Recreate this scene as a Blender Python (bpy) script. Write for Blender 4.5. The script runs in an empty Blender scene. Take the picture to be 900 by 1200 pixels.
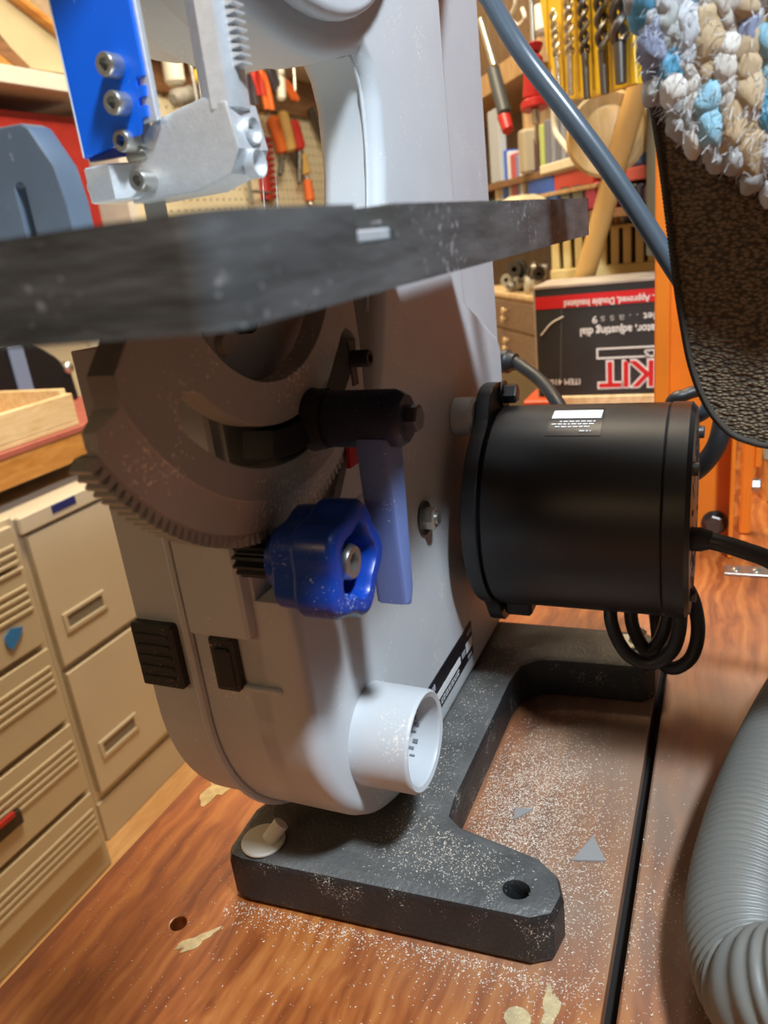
import bpy, bmesh, math, random
from mathutils import Vector, Matrix, noise
V = Vector
random.seed(7)
PI = math.pi
scn = bpy.context.scene
col = scn.collection

# ------------------------------------------------------------------ camera
CH = 0.345                                   # lens height above the bench top
RM = Matrix(((0.91377045, -0.03540475, 0.40468514),
             (0.39043085, 0.35167137, -0.85081784),
             (-0.11219319, 0.93545377, 0.33517002)))
cam_d = bpy.data.cameras.new('camera')
cam_d.sensor_fit = 'VERTICAL'
cam_d.sensor_height = 36.0
cam_d.lens = 27.0
cam_d.clip_start = 0.01
cam_d.dof.use_dof = True
cam_d.dof.focus_distance = 0.42
cam_d.dof.aperture_fstop = 12.0
cam = bpy.data.objects.new('camera', cam_d)
cam.matrix_world = Matrix.Translation((0, 0, CH)) @ RM.to_4x4()
col.objects.link(cam)
scn.camera = cam

# ------------------------------------------------------------------ light
scn.view_settings.view_transform = 'Standard'
scn.view_settings.look = 'None'
scn.view_settings.gamma = 1.0
scn.view_settings.exposure = 0.15
world = bpy.data.worlds.new('room_air')
scn.world = world
world.use_nodes = True
bg = world.node_tree.nodes['Background']
bg.inputs[0].default_value = (1.0, 0.83, 0.62, 1)
bg.inputs[1].default_value = 0.05


def area(name, loc, target, size, power, color, sy=None):
    d = bpy.data.lights.new(name, 'AREA')
    d.energy = power
    d.color = color
    d.size = size
    if sy:
        d.shape = 'RECTANGLE'
        d.size_y = sy
    o = bpy.data.objects.new(name, d)
    o.location = loc
    o.rotation_euler = (V(target) - V(loc)).to_track_quat('-Z', 'Y').to_euler()
    col.objects.link(o)
    return o


area('shop_lamp', (0.39, -0.02, 1.20), (-0.18, 0.36, 0.15), 0.12, 25.0, (0.78, 0.89, 1.0))
area('ceiling_lamp', (-1.0, -2.6, 1.45), (-0.4, 0.8, 0.1), 1.2, 10.0, (1.0, 0.66, 0.34), 0.3)
area('ceiling_lamp', (-0.60, 0.95, 1.70), (-1.15, 0.95, -0.5), 0.9, 40.0, (1.0, 0.79, 0.50), 0.3)
area('ceiling_lamp', (-1.0, 2.3, 1.75), (-1.5, 2.9, 0.3), 1.1, 30.0, (1.0, 0.84, 0.62), 0.3)
area('ceiling_lamp', (-0.45, 1.20, 1.75), (-0.30, 1.9, 0.2), 0.8, 11.0, (1.0, 0.86, 0.68), 0.3)


# ------------------------------------------------------------------ pixel helpers (900 x 1200 frame)
def ray(x, y):
    return (RM @ V((x - 450.0, 600.0 - y, -900.0))).normalized()


def PX(x, y, X):
    r = ray(x, y)
    return r * (X / r.x) + V((0, 0, CH))


def PY(x, y, Y):
    r = ray(x, y)
    return r * (Y / r.y) + V((0, 0, CH))


def PZ(x, y, z):
    r = ray(x, y)
    return r * ((z - CH) / r.z) + V((0, 0, CH))


SU = V((0.5584, -0.8296, 0)).normalized()     # rightward along the angled back shelves
SN = V((-0.8296, -0.5584, 0)).normalized()    # out of the angled back shelves


def PS(x, y, dist=1.9, off=0.0):
    q = ray(650, 200) * dist + SN * off
    r = ray(x, y)
    return r * (q.dot(SN) / r.dot(SN)) + V((0, 0, CH))


# ------------------------------------------------------------------ materials
def nd(nt, t, **kw):
    n = nt.nodes.new(t)
    for k, v in kw.items():
        setattr(n, k, v)
    return n


MATS = {}


def mat(name, c, rough=0.5, metal=0.0, vary=0.0, vscale=30.0, bump=0.0, bscale=200.0, dust=0.0, dscale=900.0,
        dcol=(0.75, 0.68, 0.55), spec=0.5, alpha=None, coat=0.0, stretch=None, trans=0.0):
    if name in MATS:
        return MATS[name]
    m = bpy.data.materials.new(name)
    m.use_nodes = True
    nt = m.node_tree
    b = nt.nodes['Principled BSDF']
    b.inputs['Base Color'].default_value = (*c, 1)
    b.inputs['Roughness'].default_value = rough
    b.inputs['Metallic'].default_value = metal
    b.inputs['Specular IOR Level'].default_value = spec
    b.inputs['Coat Weight'].default_value = coat
    if trans:
        b.inputs['Transmission Weight'].default_value = trans
    if alpha is not None:
        b.inputs['Alpha'].default_value = alpha
    tc = nd(nt, 'ShaderNodeTexCoord')
    src = tc.outputs['Object']
    if stretch:
        mp = nd(nt, 'ShaderNodeMapping')
        mp.inputs['Scale'].default_value = stretch
        nt.links.new(src, mp.inputs['Vector'])
        src = mp.outputs[0]
    cur = None
    if vary:
        n = nd(nt, 'ShaderNodeTexNoise')
        n.inputs['Scale'].default_value = vscale
        n.inputs['Detail'].default_value = 4
        nt.links.new(src, n.inputs['Vector'])
        r = nd(nt, 'ShaderNodeValToRGB')
        r.color_ramp.elements[0].position = 0.3
        r.color_ramp.elements[1].position = 0.7
        r.color_ramp.elements[0].color = (*[max(0, x * (1 - vary)) for x in c], 1)
        r.color_ramp.elements[1].color = (*[min(1, x * (1 + vary)) for x in c], 1)
        nt.links.new(n.outputs['Fac'], r.inputs[0])
        cur = r.outputs[0]
    if dust:
        n = nd(nt, 'ShaderNodeTexNoise')
        n.inputs['Scale'].default_value = dscale
        n.inputs['Detail'].default_value = 2
        nt.links.new(tc.outputs['Object'], n.inputs['Vector'])
        n2 = nd(nt, 'ShaderNodeTexNoise')
        n2.inputs['Scale'].default_value = dscale / 22
        n2.inputs['Detail'].default_value = 3
        nt.links.new(tc.outputs['Object'], n2.inputs['Vector'])
        add = nd(nt, 'ShaderNodeMath', operation='MULTIPLY_ADD')
        nt.links.new(n2.outputs['Fac'], add.inputs[0])
        add.inputs[1].default_value = 0.7
        nt.links.new(n.outputs['Fac'], add.inputs[2])
        mr = nd(nt, 'ShaderNodeMapRange')
        mr.inputs['From Min'].default_value = 1.06 - 0.25 * dust
        mr.inputs['From Max'].default_value = 1.16 - 0.20 * dust
        nt.links.new(add.outputs[0], mr.inputs['Value'])
        mx = nd(nt, 'ShaderNodeMix', data_type='RGBA')
        nt.links.new(mr.outputs[0], mx.inputs[0])
        if cur:
            nt.links.new(cur, mx.inputs[6])
        else:
            mx.inputs[6].default_value = (*c, 1)
        mx.inputs[7].default_value = (*dcol, 1)
        cur = mx.outputs[2]
    if cur:
        nt.links.new(cur, b.inputs['Base Color'])
    if bump:
        n = nd(nt, 'ShaderNodeTexNoise')
        n.inputs['Scale'].default_value = bscale
        n.inputs['Detail'].default_value = 3
        nt.links.new(src, n.inputs['Vector'])
        bp = nd(nt, 'ShaderNodeBump')
        bp.inputs['Strength'].default_value = bump
        bp.inputs['Distance'].default_value = 0.002
        nt.links.new(n.outputs['Fac'], bp.inputs['Height'])
        nt.links.new(bp.outputs[0], b.inputs['Normal'])
    MATS[name] = m
    return m


def wood(name, ca, cb, cc=None, axis='Y', scale=1.0, rough=0.35, coat=0.0, film=False):
    """streaky grain running along one axis; optional grey dust film with a shape of its own"""
    if name in MATS:
        return MATS[name]
    m = bpy.data.materials.new(name)
    m.use_nodes = True
    nt = m.node_tree
    b = nt.nodes['Principled BSDF']
    b.inputs['Roughness'].default_value = rough
    b.inputs['Coat Weight'].default_value = coat
    b.inputs['Coat Roughness'].default_value = 0.15
    tc = nd(nt, 'ShaderNodeTexCoord')
    mp = nd(nt, 'ShaderNodeMapping')
    s = {'X': (1.5, 40, 40), 'Y': (40, 1.5, 40), 'Z': (40, 40, 1.5)}[axis]
    mp.inputs['Scale'].default_value = [k * scale for k in s]
    nt.links.new(tc.outputs['Object'], mp.inputs['Vector'])
    n0 = nd(nt, 'ShaderNodeTexNoise')
    n0.inputs['Scale'].default_value = 7 * scale
    n0.inputs['Detail'].default_value = 3
    nt.links.new(tc.outputs['Object'], n0.inputs['Vector'])
    vm = nd(nt, 'ShaderNodeVectorMath', operation='MULTIPLY_ADD')
    nt.links.new(n0.outputs['Color'], vm.inputs[0])
    vm.inputs[1].default_value = (1.6, 1.6, 1.6)
    nt.links.new(mp.outputs[0], vm.inputs[2])
    n1 = nd(nt, 'ShaderNodeTexNoise')
    n1.inputs['Scale'].default_value = 2.2
    n1.inputs['Detail'].default_value = 5
    nt.links.new(vm.outputs[0], n1.inputs['Vector'])
    rp = nd(nt, 'ShaderNodeValToRGB')
    e = rp.color_ramp.elements
    e[0].position = 0.33
    e[0].color = (*ca, 1)
    e[1].position = 0.68
    e[1].color = (*cb, 1)
    if cc:
        k = e.new(0.52)
        k.color = (*cc, 1)
    nt.links.new(n1.outputs['Fac'], rp.inputs[0])
    cur = rp.outputs[0]
    if film:
        # dry sawdust film: strongest behind the front foot and across the gap, ragged border
        sx = nd(nt, 'ShaderNodeSeparateXYZ')
        nt.links.new(tc.outputs['Object'], sx.inputs[0])
        nn = nd(nt, 'ShaderNodeTexNoise')
        nn.inputs['Scale'].default_value = 9
        nn.inputs['Detail'].default_value = 5
        nt.links.new(tc.outputs['Object'], nn.inputs['Vector'])
        fx = nd(nt, 'ShaderNodeMapRange')
        fx.inputs['From Min'].default_value = -0.19
        fx.inputs['From Max'].default_value = -0.08
        nt.links.new(sx.outputs[0], fx.inputs['Value'])
        fy = nd(nt, 'ShaderNodeMapRange')
        fy.inputs['From Min'].default_value = 0.22
        fy.inputs['From Max'].default_value = 0.31
        nt.links.new(sx.outputs[1], fy.inputs['Value'])
        fy2 = nd(nt, 'ShaderNodeMapRange')
        fy2.inputs['From Min'].default_value = 0.75
        fy2.inputs['From Max'].default_value = 0.5
        nt.links.new(sx.outputs[1], fy2.inputs['Value'])
        m1 = nd(nt, 'ShaderNodeMath', operation='MULTIPLY')
        nt.links.new(fx.outputs[0], m1.inputs[0])
        nt.links.new(fy.outputs[0], m1.inputs[1])
        m2 = nd(nt, 'ShaderNodeMath', operation='MULTIPLY')
        nt.links.new(m1.outputs[0], m2.inputs[0])
        nt.links.new(fy2.outputs[0], m2.inputs[1])
        m3 = nd(nt, 'ShaderNodeMath', operation='MULTIPLY')
        nt.links.new(m2.outputs[0], m3.inputs[0])
        rr = nd(nt, 'ShaderNodeMapRange')
        rr.inputs['From Min'].default_value = 0.32
        rr.inputs['From Max'].default_value = 0.62
        rr.inputs['To Min'].default_value = 0.45
        rr.inputs['To Max'].default_value = 0.85
        nt.links.new(nn.outputs['Fac'], rr.inputs['Value'])
        nt.links.new(rr.outputs[0], m3.inputs[1])
        mx = nd(nt, 'ShaderNodeMix', data_type='RGBA')
        nt.links.new(m3.outputs[0], mx.inputs[0])
        nt.links.new(cur, mx.inputs[6])
        mx.inputs[7].default_value = (0.26, 0.195, 0.145, 1)
        cur = mx.outputs[2]
        ro = nd(nt, 'ShaderNodeMapRange')
        ro.inputs['To Min'].default_value = rough
        ro.inputs['To Max'].default_value = 0.6
        nt.links.new(m3.outputs[0], ro.inputs['Value'])
        nt.links.new(ro.outputs[0], b.inputs['Roughness'])
    nt.links.new(cur, b.inputs['Base Color'])
    bp = nd(nt, 'ShaderNodeBump')
    bp.inputs['Strength'].default_value = 0.12
    bp.inputs['Distance'].default_value = 0.002
    nt.links.new(n1.outputs['Fac'], bp.inputs['Height'])
    nt.links.new(bp.outputs[0], b.inputs['Normal'])
    MATS[name] = m
    return m


GREY = mat('grey_paint', (0.49, 0.51, 0.525), 0.42, vary=0.03, vscale=25, dust=0.05, dscale=700, dcol=(0.72, 0.68, 0.6))
def settle(m, c, amt):
    """fine dust lying on the upward faces of a material"""
    nt = m.node_tree
    b = nt.nodes['Principled BSDF']
    src = b.inputs['Base Color'].links[0].from_socket
    g = nd(nt, 'ShaderNodeNewGeometry')
    sx = nd(nt, 'ShaderNodeSeparateXYZ')
    nt.links.new(g.outputs['True Normal'], sx.inputs[0])
    mr = nd(nt, 'ShaderNodeMapRange')
    mr.inputs['From Min'].default_value = 0.5
    mr.inputs['From Max'].default_value = 0.95
    nt.links.new(sx.outputs[2], mr.inputs['Value'])
    tc = nd(nt, 'ShaderNodeTexCoord')
    n = nd(nt, 'ShaderNodeTexNoise')
    n.inputs['Scale'].default_value = 45
    n.inputs['Detail'].default_value = 6
    nt.links.new(tc.outputs['Object'], n.inputs['Vector'])
    m2 = nd(nt, 'ShaderNodeMapRange')
    m2.inputs['From Min'].default_value = 0.3
    m2.inputs['From Max'].default_value = 0.7
    m2.inputs['To Min'].default_value = amt * 0.5
    m2.inputs['To Max'].default_value = amt
    nt.links.new(n.outputs['Fac'], m2.inputs['Value'])
    mu = nd(nt, 'ShaderNodeMath', operation='MULTIPLY')
    nt.links.new(mr.outputs[0], mu.inputs[0])
    nt.links.new(m2.outputs[0], mu.inputs[1])
    mx = nd(nt, 'ShaderNodeMix', data_type='RGBA')
    nt.links.new(mu.outputs[0], mx.inputs[0])
    nt.links.new(src, mx.inputs[6])
    mx.inputs[7].default_value = (*c, 1)
    nt.links.new(mx.outputs[2], b.inputs['Base Color'])


GREYD = mat('grey_trunnion_paint', (0.37, 0.36, 0.34), 0.5, vary=0.05, vscale=40, dust=0.12, dscale=600)
CAST = mat('black_cast_iron', (0.018, 0.019, 0.020), 0.45, bump=0.4, bscale=420, dust=0.03, dscale=1300, vary=0.2)
settle(CAST, (0.22, 0.215, 0.20), 0.55)
TABLE = mat('machined_table_edge', (0.13, 0.135, 0.135), 0.48, metal=0.6, vary=0.35, vscale=60, stretch=(0.5, 0.5, 3), bump=0.15,
            bscale=150, dust=0.22, dscale=420, dcol=(0.42, 0.43, 0.44))
TABTOP = mat('machined_table_top', (0.55, 0.55, 0.53), 0.35, metal=0.7)
BLKM = mat('black_motor_enamel', (0.014, 0.014, 0.015), 0.40, vary=0.2, vscale=20, dust=0.0)
BLK = mat('black_plastic', (0.012, 0.012, 0.013), 0.5)
BLKD = mat('dusty_black_plastic', (0.018, 0.017, 0.016), 0.6, dust=0.08, dscale=900, dcol=(0.3, 0.25, 0.18))
RUB = mat('black_rubber', (0.013, 0.013, 0.014), 0.45)
BLUE = mat('blue_plastic', (0.005, 0.045, 0.33), 0.33, dust=0.015, dscale=900, dcol=(0.4, 0.45, 0.6))
BLUEL = mat('blue_grey_lever_paint', (0.13, 0.19, 0.42), 0.42, dust=0.09, dscale=800, dcol=(0.5, 0.5, 0.55))
GUARD = mat('bright_blue_enamel', (0.0, 0.12, 0.72), 0.35, dust=0.05, dscale=300, dcol=(0.5, 0.65, 0.9))
ALU = mat('cast_aluminium', (0.66, 0.68, 0.70), 0.42, metal=0.55, bump=0.06, bscale=900, vary=0.06, vscale=300)
STEEL = mat('zinc_steel', (0.55, 0.53, 0.48), 0.32, metal=0.9)
DSTEEL = mat('dark_steel', (0.12, 0.115, 0.11), 0.38, metal=0.8)
WHITE = mat('white_plastic', (0.72, 0.70, 0.60), 0.45)
RED = mat('red_plastic', (0.45, 0.02, 0.02), 0.4)
PAPER = mat('white_print', (0.75, 0.75, 0.74), 0.6)
LBL = mat('black_label', (0.01, 0.01, 0.012), 0.3)
FENCE = mat('blue_grey_anodised', (0.14, 0.18, 0.235), 0.35, metal=0.4, dust=0.12, dscale=260, dcol=(0.38, 0.42, 0.47), vary=0.12, vscale=30)
BENCH = wood('red_stained_fir', (0.20, 0.048, 0.012), (0.46, 0.165, 0.042), (0.35, 0.100, 0.024), 'Y', 1.6, 0.33, 0.25, film=True)
PINE = wood('pale_pine', (0.62, 0.42, 0.20), (0.78, 0.60, 0.36), None, 'Y', 1.0, 0.5)
ORW = wood('orange_varnished_wood', (0.42, 0.17, 0.035), (0.60, 0.29, 0.075), None, 'Y', 1.0, 0.4)
OAK = wood('tan_oak', (0.38, 0.22, 0.09), (0.55, 0.36, 0.17), None, 'Z', 1.0, 0.5)
DKW = wood('brown_wood', (0.16, 0.075, 0.03), (0.28, 0.14, 0.06), None, 'Y', 1.0, 0.5)
DOWEL = wood('honey_dowel_wood', (0.56, 0.33, 0.10), (0.62, 0.39, 0.14), None, 'Z', 0.4, 0.4)
BEIGE = mat('beige_enamel', (0.60, 0.54, 0.43), 0.42, vary=0.04, vscale=6)
BEIGEB = mat('putty_enamel', (0.57, 0.50, 0.37), 0.42, vary=0.04, vscale=6)
ORANGE = mat('orange_enamel', (0.78, 0.20, 0.015), 0.4, vary=0.06, vscale=20)
CREAM = mat('cream_board', (0.72, 0.66, 0.46), 0.6, vary=0.04)
SHELFW = mat('white_shelf_paint', (0.62, 0.60, 0.55), 0.5, vary=0.05)


def flat(name, c, rough=0.5, metal=0.0):
    return mat(name, c, rough, metal)


# ------------------------------------------------------------------ mesh builder
def basis(axes):
    """columns u,v,w for 2D outlines: 'YZ' extrudes along +X, 'XZ' along -Y, 'XY' along +Z"""
    return {'YZ': Matrix(((0, 0, 1), (1, 0, 0), (0, 1, 0))),
            'XZ': Matrix(((1, 0, 0), (0, 0, -1), (0, 1, 0))),
            'XY': Matrix.Identity(3)}[axes]


class B:
    def __init__(s):
        s.bm = bmesh.new()

    def box(s, lo, hi, bev=0.0, M=None, seg=1):
        lo, hi = V(lo), V(hi)
        r = bmesh.ops.create_cube(s.bm, size=1.0)
        vs = r['verts']
        sz = hi - lo
        c = (hi + lo) / 2
        for v in vs:
            v.co = V((v.co.x * sz.x, v.co.y * sz.y, v.co.z * sz.z)) + c
        if bev:
            es = list({e for v in vs for e in v.link_edges})
            rb = bmesh.ops.bevel(s.bm, geom=es, offset=bev, segments=seg, affect='EDGES', profile=0.5)
            vs = list({v for f in rb['faces'] for v in f.verts} | {v for v in vs if v.is_valid})
        if M is not None:
            for v in vs:
                v.co = M @ v.co
        return s

    def cyl(s, p0, p1, r0, r1=None, seg=24, caps=True, bev=0.0):
        p0, p1 = V(p0), V(p1)
        r1 = r0 if r1 is None else r1
        L = (p1 - p0).length
        if bev:
            return s.lathe(p0, p1, [(0, 0), (0, r0 - bev), (bev, r0), (L - bev, r1), (L, r1 - bev), (L, 0)], seg)
        return s.lathe(p0, p1, ([(0, 0)] if caps else []) + [(0, r0), (L, r1)] + ([(L, 0)] if caps else []), seg)

    def lathe(s, p0, p1, prof, seg=24, fn=None, rot=0.0):
        """profile (along, radius) turned about the axis p0->p1"""
        p0, p1 = V(p0), V(p1)
        d = (p1 - p0).normalized()
        a = d.orthogonal().normalized()
        if abs(d.x) > 0.9:
            a = V((0, 1, 0))
            a = (a - d * a.dot(d)).normalized()
        b = d.cross(a)
        rings = []
        for (t, r) in prof:
            if r <= 1e-7:
                rings.append([s.bm.verts.new(p0 + d * t)])
            else:
                ring = []
                for i in range(seg):
                    th = 2 * PI * i / seg + rot
                    rr = r * (fn(th, t) if fn else 1.0)
                    ring.append(s.bm.verts.new(p0 + d * t + (a * math.cos(th) + b * math.sin(th)) * rr))
                rings.append(ring)
        for A, C in zip(rings, rings[1:]):
            for i in range(seg):
                j = (i + 1) % seg
                if len(A) == 1 and len(C) > 1:
                    s.bm.faces.new((A[0], C[j], C[i]))
                elif len(C) == 1 and len(A) > 1:
                    s.bm.faces.new((A[i], A[j], C[0]))
                elif len(A) > 1:
                    s.bm.faces.new((A[i], A[j], C[j], C[i]))
        return s

    def tube(s, pts, r, seg=12, caps=True, rf=None):
        pts = [V(p) for p in pts]
        n = len(pts)
        tang = [(pts[min(i + 1, n - 1)] - pts[max(i - 1, 0)]).normalized() for i in range(n)]
        a = tang[0].orthogonal().normalized()
        rings = []
        for i in range(n):
            t = tang[i]
            a = (a - t * a.dot(t)).normalized()
            b = t.cross(a)
            rr = rf(i) if rf else r
            rings.append([s.bm.verts.new(pts[i] + (a * math.cos(2 * PI * k / seg) + b * math.sin(2 * PI * k / seg)) * rr)
                          for k in range(seg)])
        for A, C in zip(rings, rings[1:]):
            for k in range(seg):
                j = (k + 1) % seg
                s.bm.faces.new((A[k], A[j], C[j], C[k]))
        if caps:
            s.bm.faces.new(rings[0][::-1])
            s.bm.faces.new(rings[-1])
        return s

    def sphere(s, c, r, sc=(1, 1, 1), u=12, v=8, M=None):
        T = Matrix.Translation(c) @ (M or Matrix.Identity(4)) @ Matrix.Diagonal((r * sc[0], r * sc[1], r * sc[2], 1))
        bmesh.ops.create_uvsphere(s.bm, u_segments=u, v_segments=v, radius=1.0, matrix=T)
        return s

    def ext(s, outer, w0, w1, axes='YZ', holes=(), bev=0.0, bres=1, M=None):
        cu = bpy.data.curves.new('tmp', 'CURVE')
        cu.dimensions = '2D'
        cu.fill_mode = 'BOTH'
        cu.extrude = abs(w1 - w0) / 2 - bev
        cu.bevel_depth = bev
        cu.bevel_resolution = bres
        cu.offset = -bev
        for pl in [outer] + list(holes):
            sp = cu.splines.new('POLY')
            sp.points.add(len(pl) - 1)
            for p, q in zip(sp.points, pl):
                p.co = (q[0], q[1], 0, 1)
            sp.use_cyclic_u = True
        o = bpy.data.objects.new('tmp', cu)
        col.objects.link(o)
        me = bpy.data.meshes.new_from_object(o)
        bpy.data.objects.remove(o)
        bpy.data.curves.remove(cu)
        Bm = basis(axes).to_4x4()
        off = (w0 + w1) / 2
        T = Matrix.Translation(basis(axes) @ V((0, 0, off if axes != 'XZ' else -off)))
        T = T @ Bm
        if M is not None:
            T = M @ T
        me.transform(T)
        b2 = bmesh.new()
        b2.from_mesh(me)
        bmesh.ops.remove_doubles(b2, verts=b2.verts, dist=1e-6)
        b2.to_mesh(me)
        b2.free()
        s.bm.from_mesh(me)
        bpy.data.meshes.remove(me)
        return s

    def text(s, body, size, M, depth=0.0002, align='CENTER', bold=0.0, sx=1.0):
        cu = bpy.data.curves.new('tmp', 'FONT')
        cu.body = body
        cu.size = size
        cu.align_x = align
        cu.align_y = 'CENTER'
        cu.extrude = depth
        cu.offset = bold
        cu.resolution_u = 3
        o = bpy.data.objects.new('tmp', cu)
        col.objects.link(o)
        me = bpy.data.meshes.new_from_object(o)
        bpy.data.objects.remove(o)
        bpy.data.curves.remove(cu)
        me.transform(M @ Matrix.Diagonal((sx, 1, 1, 1)))
        s.bm.from_mesh(me)
        bpy.data.meshes.remove(me)
        return s

    def build(s, name, m, parent=None, label=None, cat=None, group=None, kind=None, ang=35, mats=None, wn=True):
        bmesh.ops.recalc_face_normals(s.bm, faces=s.bm.faces)
        me = bpy.data.meshes.new(name)
        s.bm.to_mesh(me)
        s.bm.free()
        me.materials.append(m)
        for k in (mats or []):
            me.materials.append(k)
        me.shade_smooth()
        me.set_sharp_from_angle(angle=math.radians(ang))
        o = bpy.data.objects.new(name, me)
        col.objects.link(o)
        if len(me.polygons) < 20000 and wn:
            wm = o.modifiers.new('weighted_normals', 'WEIGHTED_NORMAL')
            wm.weight = 100
            wm.keep_sharp = True
        if parent is None:
            xs = [v.co for v in me.vertices]
            lo = V([min(c[i] for c in xs) for i in range(3)])
            hi = V([max(c[i] for c in xs) for i in range(3)])
            base = V(((lo.x + hi.x) / 2, (lo.y + hi.y) / 2, lo.z))
            if kind != 'keep':
                me.transform(Matrix.Translation(-base))
                o.location = base
        else:
            o.parent = parent
            o.matrix_parent_inverse = Matrix.Translation(-V(parent.get('_b', (0, 0, 0))))
        if label:
            o['label'] = label
        if cat:
            o['category'] = cat
        if group:
            o['group'] = group
        if kind and kind != 'keep':
            o['kind'] = kind
        return o


def thing(name, label, cat, loc, group=None, kind=None):
    o = bpy.data.objects.new(name, None)
    o.empty_display_size = 0.02
    o.location = loc
    o['_b'] = tuple(loc)
    if label:
        o['label'] = label
    if cat:
        o['category'] = cat
    if group:
        o['group'] = group
    if kind:
        o['kind'] = kind
    col.objects.link(o)
    return o


def spline(pts, n=10):
    pts = [V(p) for p in pts]
    P = [pts[0] * 2 - pts[1]] + pts + [pts[-1] * 2 - pts[-2]]
    out = []
    for i in range(1, len(P) - 2):
        a, b, c, d = P[i - 1:i + 3]
        for k in range(n):
            t = k / n
            out.append(0.5 * ((2 * b) + (c - a) * t + (2 * a - 5 * b + 4 * c - d) * t * t + (3 * b - a - 3 * c + d) * t ** 3))
    out.append(pts[-1])
    return out


def arc(cx, cy, r, a0, a1, n=24):
    return [(cx + r * math.cos(math.radians(a0 + (a1 - a0) * i / n)), cy + r * math.sin(math.radians(a0 + (a1 - a0) * i / n)))
            for i in range(n + 1)]


def hexbolt(b, p, d, r, L, washer=None):
    """hex head standing on p along d"""
    p, d = V(p), V(d).normalized()
    if washer:
        b.cyl(p, p + d * 0.0016, washer, seg=24)
        p = p + d * 0.0016
    b.lathe(p, p + d * L, [(0, 0), (0, r), (L * 0.85, r), (L, r * 0.85), (L, 0)], 6)


def capscrew(b, p, d, r, L):
    """socket head cap screw standing on p along d, with hollow socket"""
    p, d = V(p), V(d).normalized()
    b.lathe(p, p + d * L, [(0, 0), (0, r), (L * 0.88, r), (L, r * 0.88), (L, r * 0.52), (L * 0.55, r * 0.5), (L * 0.55, 0)], 18)


# ================================================================== SETTING
FZ = -0.765
fl = thing('floor', None, None, (-0.9, 1.5, FZ), kind='structure')
FLW = wood('tan_floor_boards', (0.46, 0.25, 0.10), (0.62, 0.38, 0.18), None, 'Y', 1.0, 0.45)
for i in range(20):
    x0 = -1.95 + i * 0.15
    B().box((x0 + 0.001, -0.6, FZ - 0.02), (x0 + 0.149, 4.3, FZ), 0.001).build('floor_board', FLW, fl)
WALLM = mat('cream_wall_paint', (0.62, 0.55, 0.38), 0.7, vary=0.04, vscale=4)
B().box((-2.0, -0.6, FZ), (-1.95, 4.35, 1.85)).build('wall_left', WALLM, kind='structure')
B().box((-1.95, 4.3, FZ), (1.05, 4.35, 1.85)).build('wall_back', WALLM, kind='structure')

# ------------------------------------------------------------------ workbench
bn = thing('workbench', 'red stained plank workbench carrying the bandsaw', 'workbench', (-0.05, 0.4, FZ))
hole_b = [(-0.2698 + 0.0045 * math.cos(2 * PI * k / 20), 0.2388 + 0.0045 * math.sin(2 * PI * k / 20)) for k in range(20)]
B().ext([(-0.338, -0.25), (-0.0440, -0.25), (-0.0400, 1.95), (-0.338, 1.95)], -0.042, 0.0, 'XY', [hole_b], 0.0012).build('plank', BENCH, bn)
B().box((-0.0365, -0.25, -0.042), (0.262, 1.95, 0.0), 0.0012).build('plank', BENCH, bn)
B().box((0.267, -0.25, -0.042), (0.56, 1.95, 0.0), 0.0012).build('plank', BENCH, bn)
B().box((-0.0455, -0.25, -0.042), (-0.0362, 1.95, -0.0120)).build('gap_shade_strip', mat('gap_shade_black', (0.008, 0.006, 0.005), 0.95), bn)  # near-black strip added in the plank gap to stand in for its shade
BLK_W = wood('dark_bench_frame', (0.06, 0.03, 0.015), (0.12, 0.06, 0.03), None, 'Z')
for x in (-0.29, 0.46):
    for y in (-0.15, 1.6):
        B().box((x, y, FZ), (x + 0.075, y + 0.075, -0.042), 0.002).build('leg', BLK_W, bn)
for y in (-0.13, 0.75, 1.62):
    B().box((-0.215, y, -0.13), (0.46, y + 0.04, -0.042), 0.002).build('cross_rail', BLK_W, bn)
B().box((-0.31, -0.075, -0.14), (-0.272, 1.6, -0.0425), 0.002).build('side_rail', BLK_W, bn)
FILL = mat('wood_filler', (0.50, 0.38, 0.20), 0.7, vary=0.25, vscale=150, bump=0.4, bscale=300)
for nm, c, sx, sy, an in (('filler_patch', (-0.2530, 0.2320), 0.011, 0.0035, 0.9), ('filler_patch', (-0.0660, 0.252), 0.0035, 0.012, 0.05),
                          ('wood_plug', (-0.0790, 0.2440), 0.0062, 0.0055, 0), ('filler_patch', (-0.315, 0.345), 0.010, 0.018, 0.1)):
    pl = []
    for k in range(28):
        th = 2 * PI * k / 28
        rr = 1 + (0 if nm == 'wood_plug' else 0.28 * math.sin(3 * th + 1) + 0.15 * math.sin(7 * th))
        x, y = sx * rr * math.cos(th), sy * rr * math.sin(th)
        pl.append((c[0] + x * math.cos(an) - y * math.sin(an), c[1] + x * math.sin(an) + y * math.cos(an)))
    B().ext(pl, -0.0005, 0.0003, 'XY').build(nm, FILL, bn)

# ================================================================== BANDSAW
saw = thing('bandsaw', 'grey benchtop bandsaw with black motor and blue knob on the workbench', 'bandsaw', (-0.18, 0.4, 0.0))

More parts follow.
